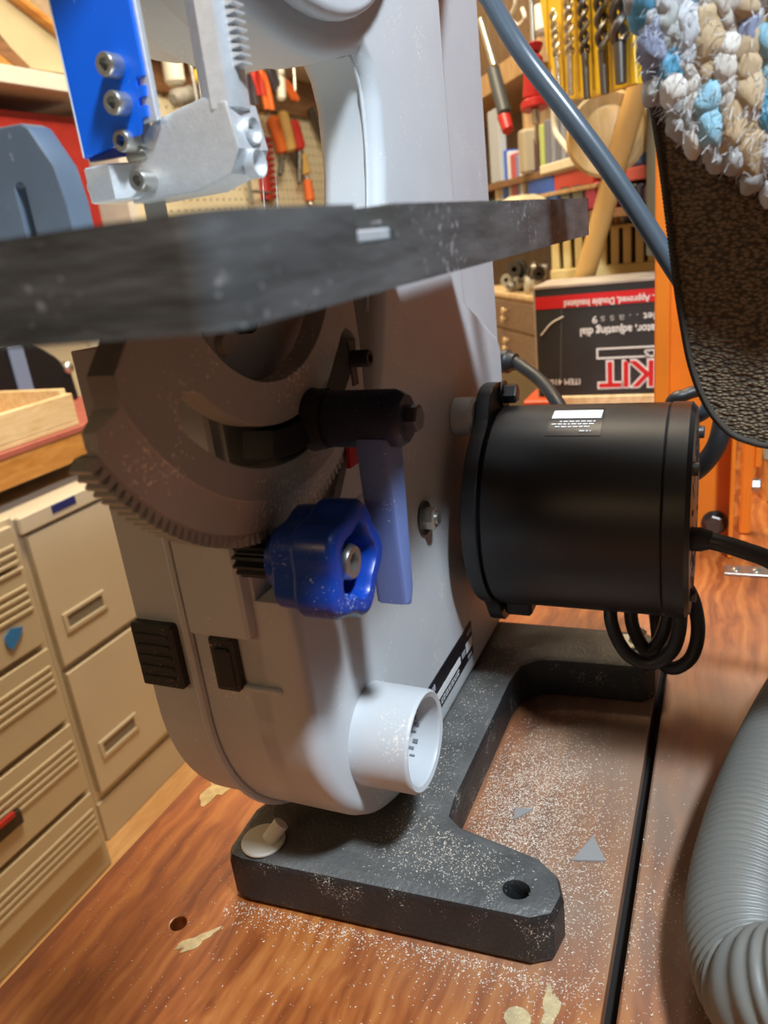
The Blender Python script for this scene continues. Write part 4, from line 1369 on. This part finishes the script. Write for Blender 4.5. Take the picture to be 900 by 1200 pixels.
def sbox(name, xl, xr, yt, yb, m, label=None, cat_=None, dist=1.9, depth=0.10, bev=0.002, off=0.0, parent=None, zb=None, group=None, mats=None):
    a_, c_ = PS(xl, (yt + yb) / 2, dist, off), PS(xr, (yt + yb) / 2, dist, off)
    mid_ = (a_ + c_) / 2
    zt = PS((xl + xr) / 2, yt, dist, off).z
    z0 = PS((xl + xr) / 2, yb, dist, off).z if zb is None else zb
    w = (c_ - a_).length
    M = Matrix.Translation((mid_.x, mid_.y, 0)) @ ROT.to_4x4()
    return B().box((-w / 2, 0, z0), (w / 2, depth, max(zt, z0 + 0.004)), min(bev, w * 0.2), M=M).build(name, m, parent, label, cat_, group)


su = thing('shelf_unit', 'brown wooden shelf unit standing at an angle behind the saw', 'shelf unit', PS(650, 250, 1.9) * 1.0)
ZA = PS(655, 194, 1.9).z
ZB = PS(655, 252, 1.9).z
ZC = PS(600, 66, 1.9).z


def board(xl, xr, z, th, m=DKW, depth=0.22):
    a_, c_ = PS(xl, 220), PS(xr, 220)
    mid_ = (a_ + c_) / 2
    w = (c_ - a_).length
    M = Matrix.Translation((mid_.x, mid_.y, 0)) @ ROT.to_4x4()
    B().box((-w / 2, -0.004, z - th), (w / 2, depth, z), 0.001, M=M).build('shelf_board', m, su)


board(500, 800, ZA, 0.016)
board(500, 800, ZB, 0.016)
board(480, 640, ZC, 0.05, OAK)
a_, c_ = PS(430, 220), PS(820, 220)
mid_ = (a_ + c_) / 2
M = Matrix.Translation((mid_.x, mid_.y, 0)) @ ROT.to_4x4()
w = (c_ - a_).length
B().box((-w / 2, 0.222, 0.0), (w / 2, 0.232, 1.1), M=M).build('back_panel', wood('dark_back_board', (0.10, 0.06, 0.03), (0.2, 0.12, 0.06), None, 'Z'), su)
sbox('upright', 757, 768, 20, 300, mat('grey_green_upright', (0.14, 0.15, 0.12), 0.6), parent=su, depth=0.03, off=0.02)
sbox('shelf_divider', 613, 617, 120, 194, OAK, parent=su, depth=0.15)
# books and boxes on the middle shelf
K = 0
books = [(618, 623.5, 158, 'red_white_can', (0.60, 0.12, 0.10), 'red and white can at the left end of the middle shelf'),
         (625, 630, 162, 'dark_book', (0.10, 0.05, 0.05), 'dark maroon book beside the red and white can'),
         (632, 637, 146, 'green_book', (0.45, 0.55, 0.16), 'yellow-green book left of the grey binders'),
         (638, 644, 140, 'binder', (0.17, 0.18, 0.22), 'first grey binder right of the yellow-green book'),
         (645, 650, 139, 'binder', (0.26, 0.28, 0.34), 'second grey binder right of the yellow-green book'),
         (651, 656, 138, 'binder', (0.16, 0.17, 0.20), 'third grey binder right of the yellow-green book'),
         (657, 662, 137, 'binder', (0.30, 0.32, 0.37), 'fourth grey binder right of the yellow-green book'),
         (663, 668, 136, 'binder', (0.18, 0.18, 0.22), 'fifth grey binder right of the yellow-green book'),
         (669, 674, 135, 'binder', (0.34, 0.35, 0.40), 'sixth grey binder right of the yellow-green book'),
         (675, 681, 134, 'binder', (0.20, 0.20, 0.26), 'seventh grey binder beside the diagonal cable'),
         (682, 688, 134, 'binder', (0.40, 0.40, 0.42), 'pale grey binder last in the row on the middle shelf')]
for (xl, xr, yt, nm, c, lab) in books:
    if nm == 'red_white_can':
        p = PS((xl + xr) / 2, 190) - SN * 0.02
        t = thing(nm, lab, 'can', (p.x, p.y, ZA))
        for k, (z0, z1, cc_) in enumerate(((0, 0.35, (0.62, 0.14, 0.15)), (0.35, 0.62, (0.7, 0.68, 0.6)), (0.62, 1.0, (0.65, 0.16, 0.10)))):
            H = 0.085
            B().cyl((p.x, p.y, ZA + z0 * H), (p.x, p.y, ZA + z1 * H), 0.0125, seg=18).build('band', flat('can_%d' % k, cc_), t)
    else:
        sbox(nm, xl, xr - 0.7, yt, 190, flat(nm + str(K), c), lab, 'book' if nm != 'binder' else 'binder', zb=ZA, depth=0.14, off=-0.006, group='binders on the middle shelf' if nm == 'binder' else None)
    K += 1
# shelf-edge strip and long books underneath
sbox('cream_edge_strip', 632, 690, 186.5, 191.5, CREAM, 'cream label strip along the middle shelf edge', 'strip', off=0.006, depth=0.008, zb=ZA - 0.010)
ZL = ZA - 0.050
sbox('blue_long_box', 618, 648, 200, 212, flat('royal_blue', (0.03, 0.10, 0.45)), 'long flat blue box lying under the middle shelf', 'box', zb=ZL, depth=0.12)
sbox('red_long_box', 649, 694, 196, 206, flat('brick_red', (0.50, 0.05, 0.03)), 'long flat red box right of the blue one under the middle shelf', 'box', zb=ZL, depth=0.12)
board(612, 700, ZL - 0.0005, 0.008, OAK, 0.15)
# lower shelf
low = [(579, 584, 182, (0.70, 0.62, 0.42), 'cream book at the left end of the lower shelf'), (585, 588, 178, (0.55, 0.50, 0.50), 'grey-pink thin book left of the blue one'),
       (588.5, 594, 176, (0.02, 0.12, 0.60), 'bright blue book on the lower shelf'), (595, 598, 177, (0.70, 0.72, 0.76), 'white book right of the bright blue book'),
       (599, 604.5, 180, (0.52, 0.10, 0.10), 'red book on the lower shelf'), (605, 608, 181, (0.20, 0.24, 0.55), 'thin violet-blue book right of the red book'),
       (608.5, 613, 180, (0.72, 0.72, 0.70), 'broad white book at the end of the row')]
for (xl, xr, yt, c, lab) in low:
    sbox('book', xl, xr, yt, 240, flat('book%d' % K, c), lab, 'book', zb=ZB, depth=0.12, off=-0.01, group='books on the lower shelf')
    K += 1
p = PS(612, 238, 1.9, 0.05)
B().lathe((p.x, p.y, ZB), (p.x, p.y, ZB + 0.06), [(0, 0), (0, 0.03), (0.02, 0.062), (0.040, 0.055), (0.052, 0.030), (0.052, 0)], 24).build('cream_hat', flat('pale_yellow_cloth', (0.70, 0.62, 0.38)), None, 'pale yellow dome-shaped cloth hat on the lower shelf', 'hat')
p = PS(583, 236, 1.9, 0.05)
B().lathe((p.x, p.y, ZB), (p.x, p.y, ZB + 0.05), [(0, 0), (0, 0.018), (0.03, 0.020), (0.04, 0.014), (0.05, 0.012), (0.05, 0)], 16).build('green_jar', flat('green_glass', (0.12, 0.30, 0.05)), None, 'small green jar beside the column on the lower shelf', 'jar')
low2 = [(632, 654, 222, (0.04, 0.14, 0.50), 'blue_box', 'low blue box on the lower shelf'), (656, 668, 215, (0.09, 0.10, 0.09), 'grey_case', 'first dark grey round-topped case'),
        (670, 683, 213, (0.12, 0.13, 0.12), 'grey_case', 'second dark grey round-topped case'), (685, 699, 214, (0.42, 0.03, 0.09), 'red_case', 'crimson round-topped case beside the dowel'),
        (729, 736, 213, (0.09, 0.08, 0.06), 'dark_case', 'black case right of the wooden dowel'), (737, 744, 215, (0.05, 0.06, 0.05), 'dark_case', 'second black case right of the wooden dowel'),
        (745, 752, 215, (0.03, 0.04, 0.12), 'navy_case', 'navy case between black and plum cases'), (753, 762, 216, (0.12, 0.03, 0.07), 'plum_case', 'plum coloured case next to the grey upright')]
for (xl, xr, yt, c, nm, lab) in low2:
    sbox(nm, xl, xr, yt, 248, flat('case%d' % K, c), lab, 'case', zb=ZB, depth=0.12, bev=0.006, off=0.0)
    K += 1
zr = PS(670, 214).z + 0.0035
sbox('red_tin', 652, 676, 208, 214, flat('tin_red', (0.55, 0.06, 0.05)), 'flat red tin resting on the dark cases', 'tin', zb=zr, depth=0.10, bev=0.004)
zr2 = PS(745, 212.5).z + 0.002
sbox('pink_box', 726, 756, 196, 211, flat('box_pinkred', (0.60, 0.10, 0.09)), 'glossy pinkish red box above the navy case', 'box', zb=zr2, depth=0.10)
sbox('blue_tub', 738, 753, 176, 192, flat('tub_blue', (0.05, 0.15, 0.5)), 'small blue tub behind the round wooden disc', 'tub', zb=PS(745, 195).z, depth=0.08, bev=0.006)
# round wooden disc
p = PS(712, 158, 1.75)
dk = thing('wooden_disc', 'round turned wooden plate behind the dowel', 'plate', p)
q1 = p + V((0.05, -1, 0.05)).normalized() * 0.02
B().lathe(p, q1, [(0, 0), (0, 0.068), (0.010, 0.070), (0.016, 0.064), (0.010, 0.050), (0.008, 0.046), (0.013, 0.038), (0.013, 0)], 40).build('plate_body', wood('turned_plate_wood', (0.42, 0.29, 0.12), (0.55, 0.40, 0.20), None, 'Z'), dk)
# yellow pouch with drill bits
YD = 1.45
YEL = mat('yellow_vinyl', (0.72, 0.47, 0.015), 0.35, vary=0.08, vscale=8)
pp_ = [PS(x, y, YD) for x, y in ((628, -30), (640, 60), (655, 118), (690, 116), (745, 98), (738, -30))]
yo = [((q - PS(690, 60, YD)).dot(SU), q.z) for q in pp_]
M = Matrix.Translation((PS(690, 60, YD).x, PS(690, 60, YD).y, 0)) @ ROT.to_4x4()
yp = B().ext(yo, 0.0, 0.012, 'XZ', bev=0.003, M=M).build('drill_pouch', YEL, None, 'yellow vinyl drill bit pouch hanging from above', 'pouch')
b = B()
for k in range(6):
    x = 640 + k * 17
    t_ = PS(x, -20, YD, 0.001)
    u_ = PS(x + 5, 112 - k * 2.2, YD, 0.001)
    b.tube([t_, u_], 0.0012, 6)
b.build('stitch_seam', flat('dark_yellow_seam', (0.45, 0.27, 0.01)), None, 'vertical seams stitched down the yellow pouch', 'seam')
seam = bpy.data.objects['stitch_seam']
lw = seam.location.copy()
seam.data.transform(Matrix.Translation(lw))
seam.location = (0, 0, 0)
seam.parent = yp
seam.matrix_parent_inverse = Matrix.Translation(-yp.location)
del seam['label'], seam['category']
bits = [(648, 12, 655, 100, 0.0062, 'thinnest'), (665, -20, 669, 112, 0.0075, 'second'), (681, -30, 688, 116, 0.0080, 'third'), (702, -30, 709, 110, 0.0100, 'fourth'), (723, -30, 728, 98, 0.0125, 'thickest')]
BITM = [STEEL, STEEL, DSTEEL, DSTEEL, DSTEEL]
for (x0, y0, x1, y1, r_, nm), m in zip(bits, BITM):
    a_, c_ = PS(x0, y0, YD, 0.012), PS(x1, y1, YD, 0.012)
    t = thing('drill_bit', '%s of the five drill bits in the yellow pouch, counted from the left' % nm, 'drill bit', c_, 'drill bits in the yellow pouch')
    sp = a_.lerp(c_, 0.62)
    d = (c_ - a_).normalized()
    ax1 = SU
    b = B()
    n_ = 70
    L = (sp - a_).length
    for ph in (0, PI):
        pts = []
        for k in range(n_ + 1):
            th = ph + k * L / n_ / (r_ * 4.2) * 2 * PI / 1.0
            pts.append(a_ + d * (L * k / n_) + (SU * math.cos(th) - SN * (-math.sin(th))) * r_ * 0.55)
        b.tube(pts, r_ * 0.48, 6)
    b.build('flute', m, t)
    B().cyl(sp, c_, r_ * 0.7, r_ * 0.6, 12).build('shank', m, t)
# hanging tools left of the pouch
HB = flat('charcoal_grip', (0.05, 0.06, 0.07))
YT = 1.55
tool('rasp', 'silver rasp with charcoal and red grip hanging next to the column', 'rasp',
     [('blade', PS(563, 22, YT), PS(580, 80, YT), 0.0075, 0.008, STEEL), ('grip', PS(577, 78, YT), PS(592, 136, YT), 0.0135, 0.0145, HB), ('end_cap', PS(590, 134, YT), PS(596, 155, YT), 0.0145, 0.012, RED)])
t = tool('large_screwdriver', 'red spool-handled screwdriver hanging tip down behind the cable', 'screwdriver',
     [('upper_shank', PS(621, -30, YT), PS(625, 55, YT), 0.0045, 0.0045, STEEL), ('collar', PS(624, 53, YT), PS(625, 62, YT), 0.019, 0.014, RED), ('handle', PS(625, 62, YT), PS(626, 118, YT), 0.0165, 0.021, RED),
      ('flange', PS(626, 118, YT), PS(627, 128, YT), 0.026, 0.026, RED), ('ferrule', PS(627, 127, YT), PS(629, 146, YT), 0.0085, 0.007, STEEL), ('tip', PS(629, 146, YT), PS(629, 168, YT), 0.004, 0.004, STEEL)])
b = B()
b.tube(spline([PS(603, -20, YT), PS(604, 6, YT), PS(598, 20, YT), PS(606, 30, YT), PS(615, 22, YT), PS(612, 10, YT)], 8), 0.004, 8)
b.build('wall_hook', WH_H, None, 'white J-shaped hook at the top beside the cable', 'hook')
tool('paper_roll', 'white roll hanging upright behind the yellow pouch', 'roll', [('roll', PS(631, 8, 1.75), PS(636, 40, 1.75), 0.016, 0.016, WH_H)])
b = B()
b.tube(spline([PS(650, 60, 1.62), PS(649, 110, 1.62), PS(650, 150, 1.62), PS(658, 165, 1.62), PS(668, 178, 1.62)], 8), 0.0055, 10)
b.build('white_tubing', WH_H, None, 'curved white tubing hanging in front of the grey binders', 'tubing')
sbox('tin_can', 606, 613, 152, 170, flat('tin_tan', (0.45, 0.38, 0.26)), 'tan tin beside the rasp on the shelf', 'tin', dist=1.85, zb=ZA, depth=0.06, bev=0.006)
sbox('poster_board', 572, 584, 128, 172, flat('white_blue_card', (0.45, 0.50, 0.55)), 'white card standing behind the rasp grip', 'card', dist=1.9, zb=ZA, depth=0.02)
# dowel
d0, d1 = PY(757, 72, 1.46), PY(686, 322, 1.56)
ddir = (d1 - d0).normalized()
d1b = d1 + ddir * ((0.0 - d1.z) / ddir.z)
B().cyl(d0 + ddir * -0.0, d1b, 0.0190, seg=24, bev=0.001).build('wooden_dowel', DOWEL, None, 'honey coloured wooden dowel leaning behind the saw table', 'dowel')
# slotted rack behind the boxed kit
RYY = 1.76
zr0, zr1 = PY(700, 331, RYY).z, PY(700, 312, RYY).z
zr3 = PY(740, 264, RYY).z
rx0, rx1 = PY(645, 320, RYY).x, PY(772, 310, RYY).x
RKW = flat('pale_yellow_rack_wood', (0.70, 0.56, 0.25), 0.6)
rk_ = thing('slotted_rack', 'pale yellow rack with dark upright slots above the boxed kit', 'rack', (0.5 * (rx0 + rx1), RYY, zr0))
B().box((rx0, RYY, zr0 - 0.02), (rx1, RYY + 0.09, zr1), 0.002).build('rack_base', RKW, rk_)
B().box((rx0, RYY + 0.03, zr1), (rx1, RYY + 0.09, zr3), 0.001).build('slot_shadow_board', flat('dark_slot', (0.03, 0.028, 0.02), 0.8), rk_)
nsl = 9
for k in range(nsl):
    xa = rx0 + (rx1 - rx0) * (k + 0.15) / nsl
    xb = rx0 + (rx1 - rx0) * (k + 0.80) / nsl
    B().box((xa, RYY + 0.002, zr1), (xb, RYY + 0.03, zr3 - 0.003), 0.001).build('slat', RKW, rk_)
B().box((rx0, RYY, zr3 - 0.003), (rx1, RYY + 0.09, zr3 + 0.004), 0.001).build('rack_top', RKW, rk_)
B().box((rx0 + 0.0, RYY - 0.0, 0.0), (rx1, RYY + 0.088, zr0 - 0.0205), 0.002).build('rack_stand', OAK, None, 'tan wooden stand under the slotted rack', 'stand')
for k, (x, c) in enumerate(((716, (0.55, 0.52, 0.45)), (723, (0.80, 0.38, 0.03)), (730, (0.6, 0.6, 0.58)), (738, (0.08, 0.09, 0.1)), (746, (0.7, 0.68, 0.62)))):
    p = PY(x, 262, RYY + 0.03)
    lab = ['grey', 'orange', 'silver', 'black', 'white'][k]
    B().lathe((p.x, p.y, zr3 + 0.004), (p.x, p.y, zr3 + 0.05), [(0, 0), (0, 0.007), (0.018, 0.0085), (0.022, 0.005), (0.040, 0.0055), (0.040, 0)], 12).build('router_bit', flat('bit%d' % k, c, 0.4), None, 'small %s bit standing on the slotted rack' % lab, 'bit')

# boxed kit, upside down -------------------------------------------
KYY = 1.40
kx0, kx1, kz0, kz1 = -0.3225, -0.02, 0.036, 0.2300
kb = thing('boxed_kit', 'black and red cardboard kit box standing upside down behind the motor', 'box', ((kx0 + kx1) / 2, KYY + 0.06, kz0))
KBK = mat('black_carton', (0.030, 0.032, 0.034), 0.4, vary=0.2, vscale=12)
B().box((kx0, KYY, kz0), (kx1, KYY + 0.13, kz1), 0.002).build('carton', KBK, kb)
KTOP = mat('worn_carton_grey', (0.42, 0.36, 0.30), 0.7, vary=0.2, vscale=20)
B().ext([(kx0 - 0.001, kz1 - 0.003), (kx1 + 0.001, kz1 - 0.003), (kx1 + 0.001, kz1 + 0.002), (kx0 - 0.001, kz1 + 0.002)], KYY - 0.001, KYY + 0.131, 'XZ', bev=0.0008).build('carton_flap', KTOP, kb)
B().box((kx0 - 0.0012, KYY - 0.0012, kz0), (kx0 + 0.002, KYY + 0.002, kz1), 0.0005).build('worn_corner', KTOP, kb)
zb1 = PY(700, 343, KYY).z
zb2 = PY(700, 358, KYY).z
B().box((kx0 + 0.0005, KYY - 0.0008, zb2), (kx1, KYY + 0.0005, zb1 + 0.0)).build('red_band', flat('carton_red', (0.60, 0.015, 0.02), 0.45), kb)
KW = flat('carton_white', (0.75, 0.75, 0.73), 0.5)


def ktext(body, x0, x1, y0, y1, m, bold=0.0, name='lettering', dy=0.0012):
    """upside-down print filling the pixel window x0..x1, y0..y1 of the carton front"""
    lo, hi = PY(x0, (y0 + y1) / 2, KYY), PY(x1, (y0 + y1) / 2, KYY)
    zt, zb_ = PY((x0 + x1) / 2, y0, KYY).z, PY((x0 + x1) / 2, y1, KYY).z
    b = B()
    b.text(body, 0.02, Matrix.Identity(4), 0.0002, 'CENTER', bold)
    xs = [v.co.x for v in b.bm.verts]
    ys = [v.co.y for v in b.bm.verts]
    W_, H_ = max(xs) - min(xs), max(ys) - min(ys)
    cx, cy = (max(xs) + min(xs)) / 2, (max(ys) + min(ys)) / 2
    M = Matrix.Translation(((lo.x + hi.x) / 2, KYY - dy, (zt + zb_) / 2)) @ Matrix.Rotation(PI / 2, 4, 'X') @ Matrix.Rotation(PI, 4, 'Z') @ \
        Matrix.Diagonal(((hi.x - lo.x) / W_, (zt - zb_) / H_, 1, 1)) @ Matrix.Translation((-cx, -cy, 0))
    b.bm.transform(M)
    return b.build(name, m, kb)


ktext('.. Approved, Double Insulated', 661, 768, 346, 357, KW, 0.0004)
ktext('let', 754, 768, 366, 375, KW, 0.0003)
ktext('9', 694, 700, 370, 379, KW, 0.0003)
ktext('. . a s s', 704, 748, 369, 375, flat('faded_print', (0.4, 0.4, 0.39)), 0.0)
ktext('ator, adjusting dial', 680, 768, 379, 392, KW, 0.0005)
ktext('KIT', 700, 768, 421, 455, flat('carton_white_edge', (0.8, 0.76, 0.74), 0.5), 0.0012, 'outline_lettering', 0.0010)
ktext('KIT', 702, 766, 423, 453, flat('carton_red', (0.6, 0.015, 0.02)), 0.0003, dy=0.0018)
ktext('LS', 755, 768, 409, 419, KW, 0.0004)
ktext('ITEM 4100', 641, 680, 444, 451, KW, 0.0004)
# outlined panel
a_, c_ = PY(700, 408, KYY), PY(700, 421, KYY)
fx0 = PY(699, 414, KYY).x
fo = [(fx0, c_.z), (kx1 - 0.01, c_.z), (kx1 - 0.01, a_.z), (fx0, a_.z)]
fi = [(fx0 + 0.003, c_.z + 0.003), (kx1 - 0.013, c_.z + 0.003), (kx1 - 0.013, a_.z - 0.003), (fx0 + 0.003, a_.z - 0.003)]
B().ext(fo, KYY - 0.0014, KYY - 0.0004, 'XZ', [fi]).build('outlined_panel', KW, kb)
B().tube(spline([PY(634, 393, KYY - 0.001), PY(646, 379, KYY - 0.001), PY(660, 371, KYY - 0.001)], 6), 0.0013, 6).build('scuff', KW, kb)
B().tube([PY(658, 362, KYY - 0.0002), PY(657, 448, KYY - 0.0002)], 0.0005, 6).build('crease', flat('crease_grey', (0.2, 0.2, 0.2)), kb)
B().box((-0.285, KYY - 0.005, 0.0), (0.02, KYY + 0.14, 0.0355), 0.002).build('pale_plank', PINE, None, 'pale pine plank under the boxed kit', 'plank')
B().box((-0.345, KYY - 0.03, 0.0), (-0.292, KYY + 0.12, 0.0345), 0.003).build('orange_red_case', flat('case_orange_red', (0.60, 0.08, 0.02)), None, 'orange-red case under the left end of the boxed kit', 'case')

# small chest of drawers at an angle --------------------------------
CD = 1.78
zc1 = PS(608, 345, CD).z
ch = thing('small_chest', 'small brown chest with pairs of round pale knobs left of the boxed kit', 'chest', PS(618, 440, CD))


def cbox(pn, xl, xr, yt, yb, m, off, depth, par):
    return sbox(pn, xl, xr, yt, yb, m, dist=CD, off=off, depth=depth, parent=par)


a_, c_ = PS(560, 400, CD), PS(634, 400, CD)
mid_ = (a_ + c_) / 2
M = Matrix.Translation((mid_.x, mid_.y, 0)) @ ROT.to_4x4()
w = (c_ - a_).length
B().box((-w / 2, 0.004, 0.0), (w / 2, 0.12, zc1 - 0.012), 0.001, M=M).build('carcass', PINE, ch)
B().box((-w / 2 - 0.003, -0.004, zc1 - 0.012), (w / 2 + 0.003, 0.123, zc1), 0.002, M=M).build('chest_top', PINE, ch)
BRN = wood('umber_drawer_wood', (0.17, 0.10, 0.06), (0.26, 0.16, 0.10), None, 'X')
hh = (zc1 - 0.020)
nrow = 2
for r_ in range(nrow):
    z1_ = hh - r_ * hh / nrow
    z0_ = hh - (r_ + 1) * hh / nrow + 0.008
    for c2 in range(1):
        xa = -w / 2 + 0.010
        xb = w / 2 - 0.010
        dr = B().box((xa, -0.006, z0_), (xb, 0.004, z1_), 0.001, M=M).build('drawer', BRN, ch)
        zc_ = (z0_ + z1_) / 2
        for k in (-1, 1):
            p = M @ V(((xa + xb) / 2 + 0.035 + k * 0.004, -0.006, zc_ + k * 0.011))
            B().lathe(p, p + SN * 0.014, [(0, 0.003), (0.006, 0.0035), (0.009, 0.009), (0.013, 0.008), (0.014, 0)], 14).build('knob', PINE, dr)
# loose metal hardware on the chest
rr = random.Random(11)
HWL = ['dull brass valve fitting', 'round steel flange', 'short galvanised pipe', 'dark iron bracket hub', 'pale plastic reel', 'steel coupling', 'small white knob-like fitting', 'grey pulley wheel']
for k, (x, y, r_, m) in enumerate(((600, 338, 0.020, STEEL), (609, 330, 0.024, DSTEEL), (618, 338, 0.020, STEEL), (626, 322, 0.020, DSTEEL), (633, 338, 0.022, WH_H), (640, 318, 0.022, STEEL), (648, 330, 0.018, WH_H), (612, 342, 0.016, WIRE))):
    p = PS(x, y, CD, -0.03 - 0.012 * (k % 3))
    ax = V((rr.uniform(-1, 1), rr.uniform(-1, -0.2), rr.uniform(-0.2, 0.2))).normalized()
    base_p = V((p.x, p.y, zc1 + r_ + 0.0005 + (0.03 if k in (1, 3, 5) else 0)))
    B().lathe(base_p, base_p + ax * 0.04, [(0, 0), (0, r_), (0.010, r_), (0.011, r_ * 0.6), (0.026, r_ * 0.6), (0.027, r_ * 0.85), (0.036, r_ * 0.8), (0.036, r_ * 0.3), (0.02, r_ * 0.3)], 16).build(
        'hardware', m, None, HWL[k] + ' on the small chest', 'hardware', 'metal hardware heaped on the small chest')

for o in bpy.data.objects:
    if '_b' in o:
        del o['_b']
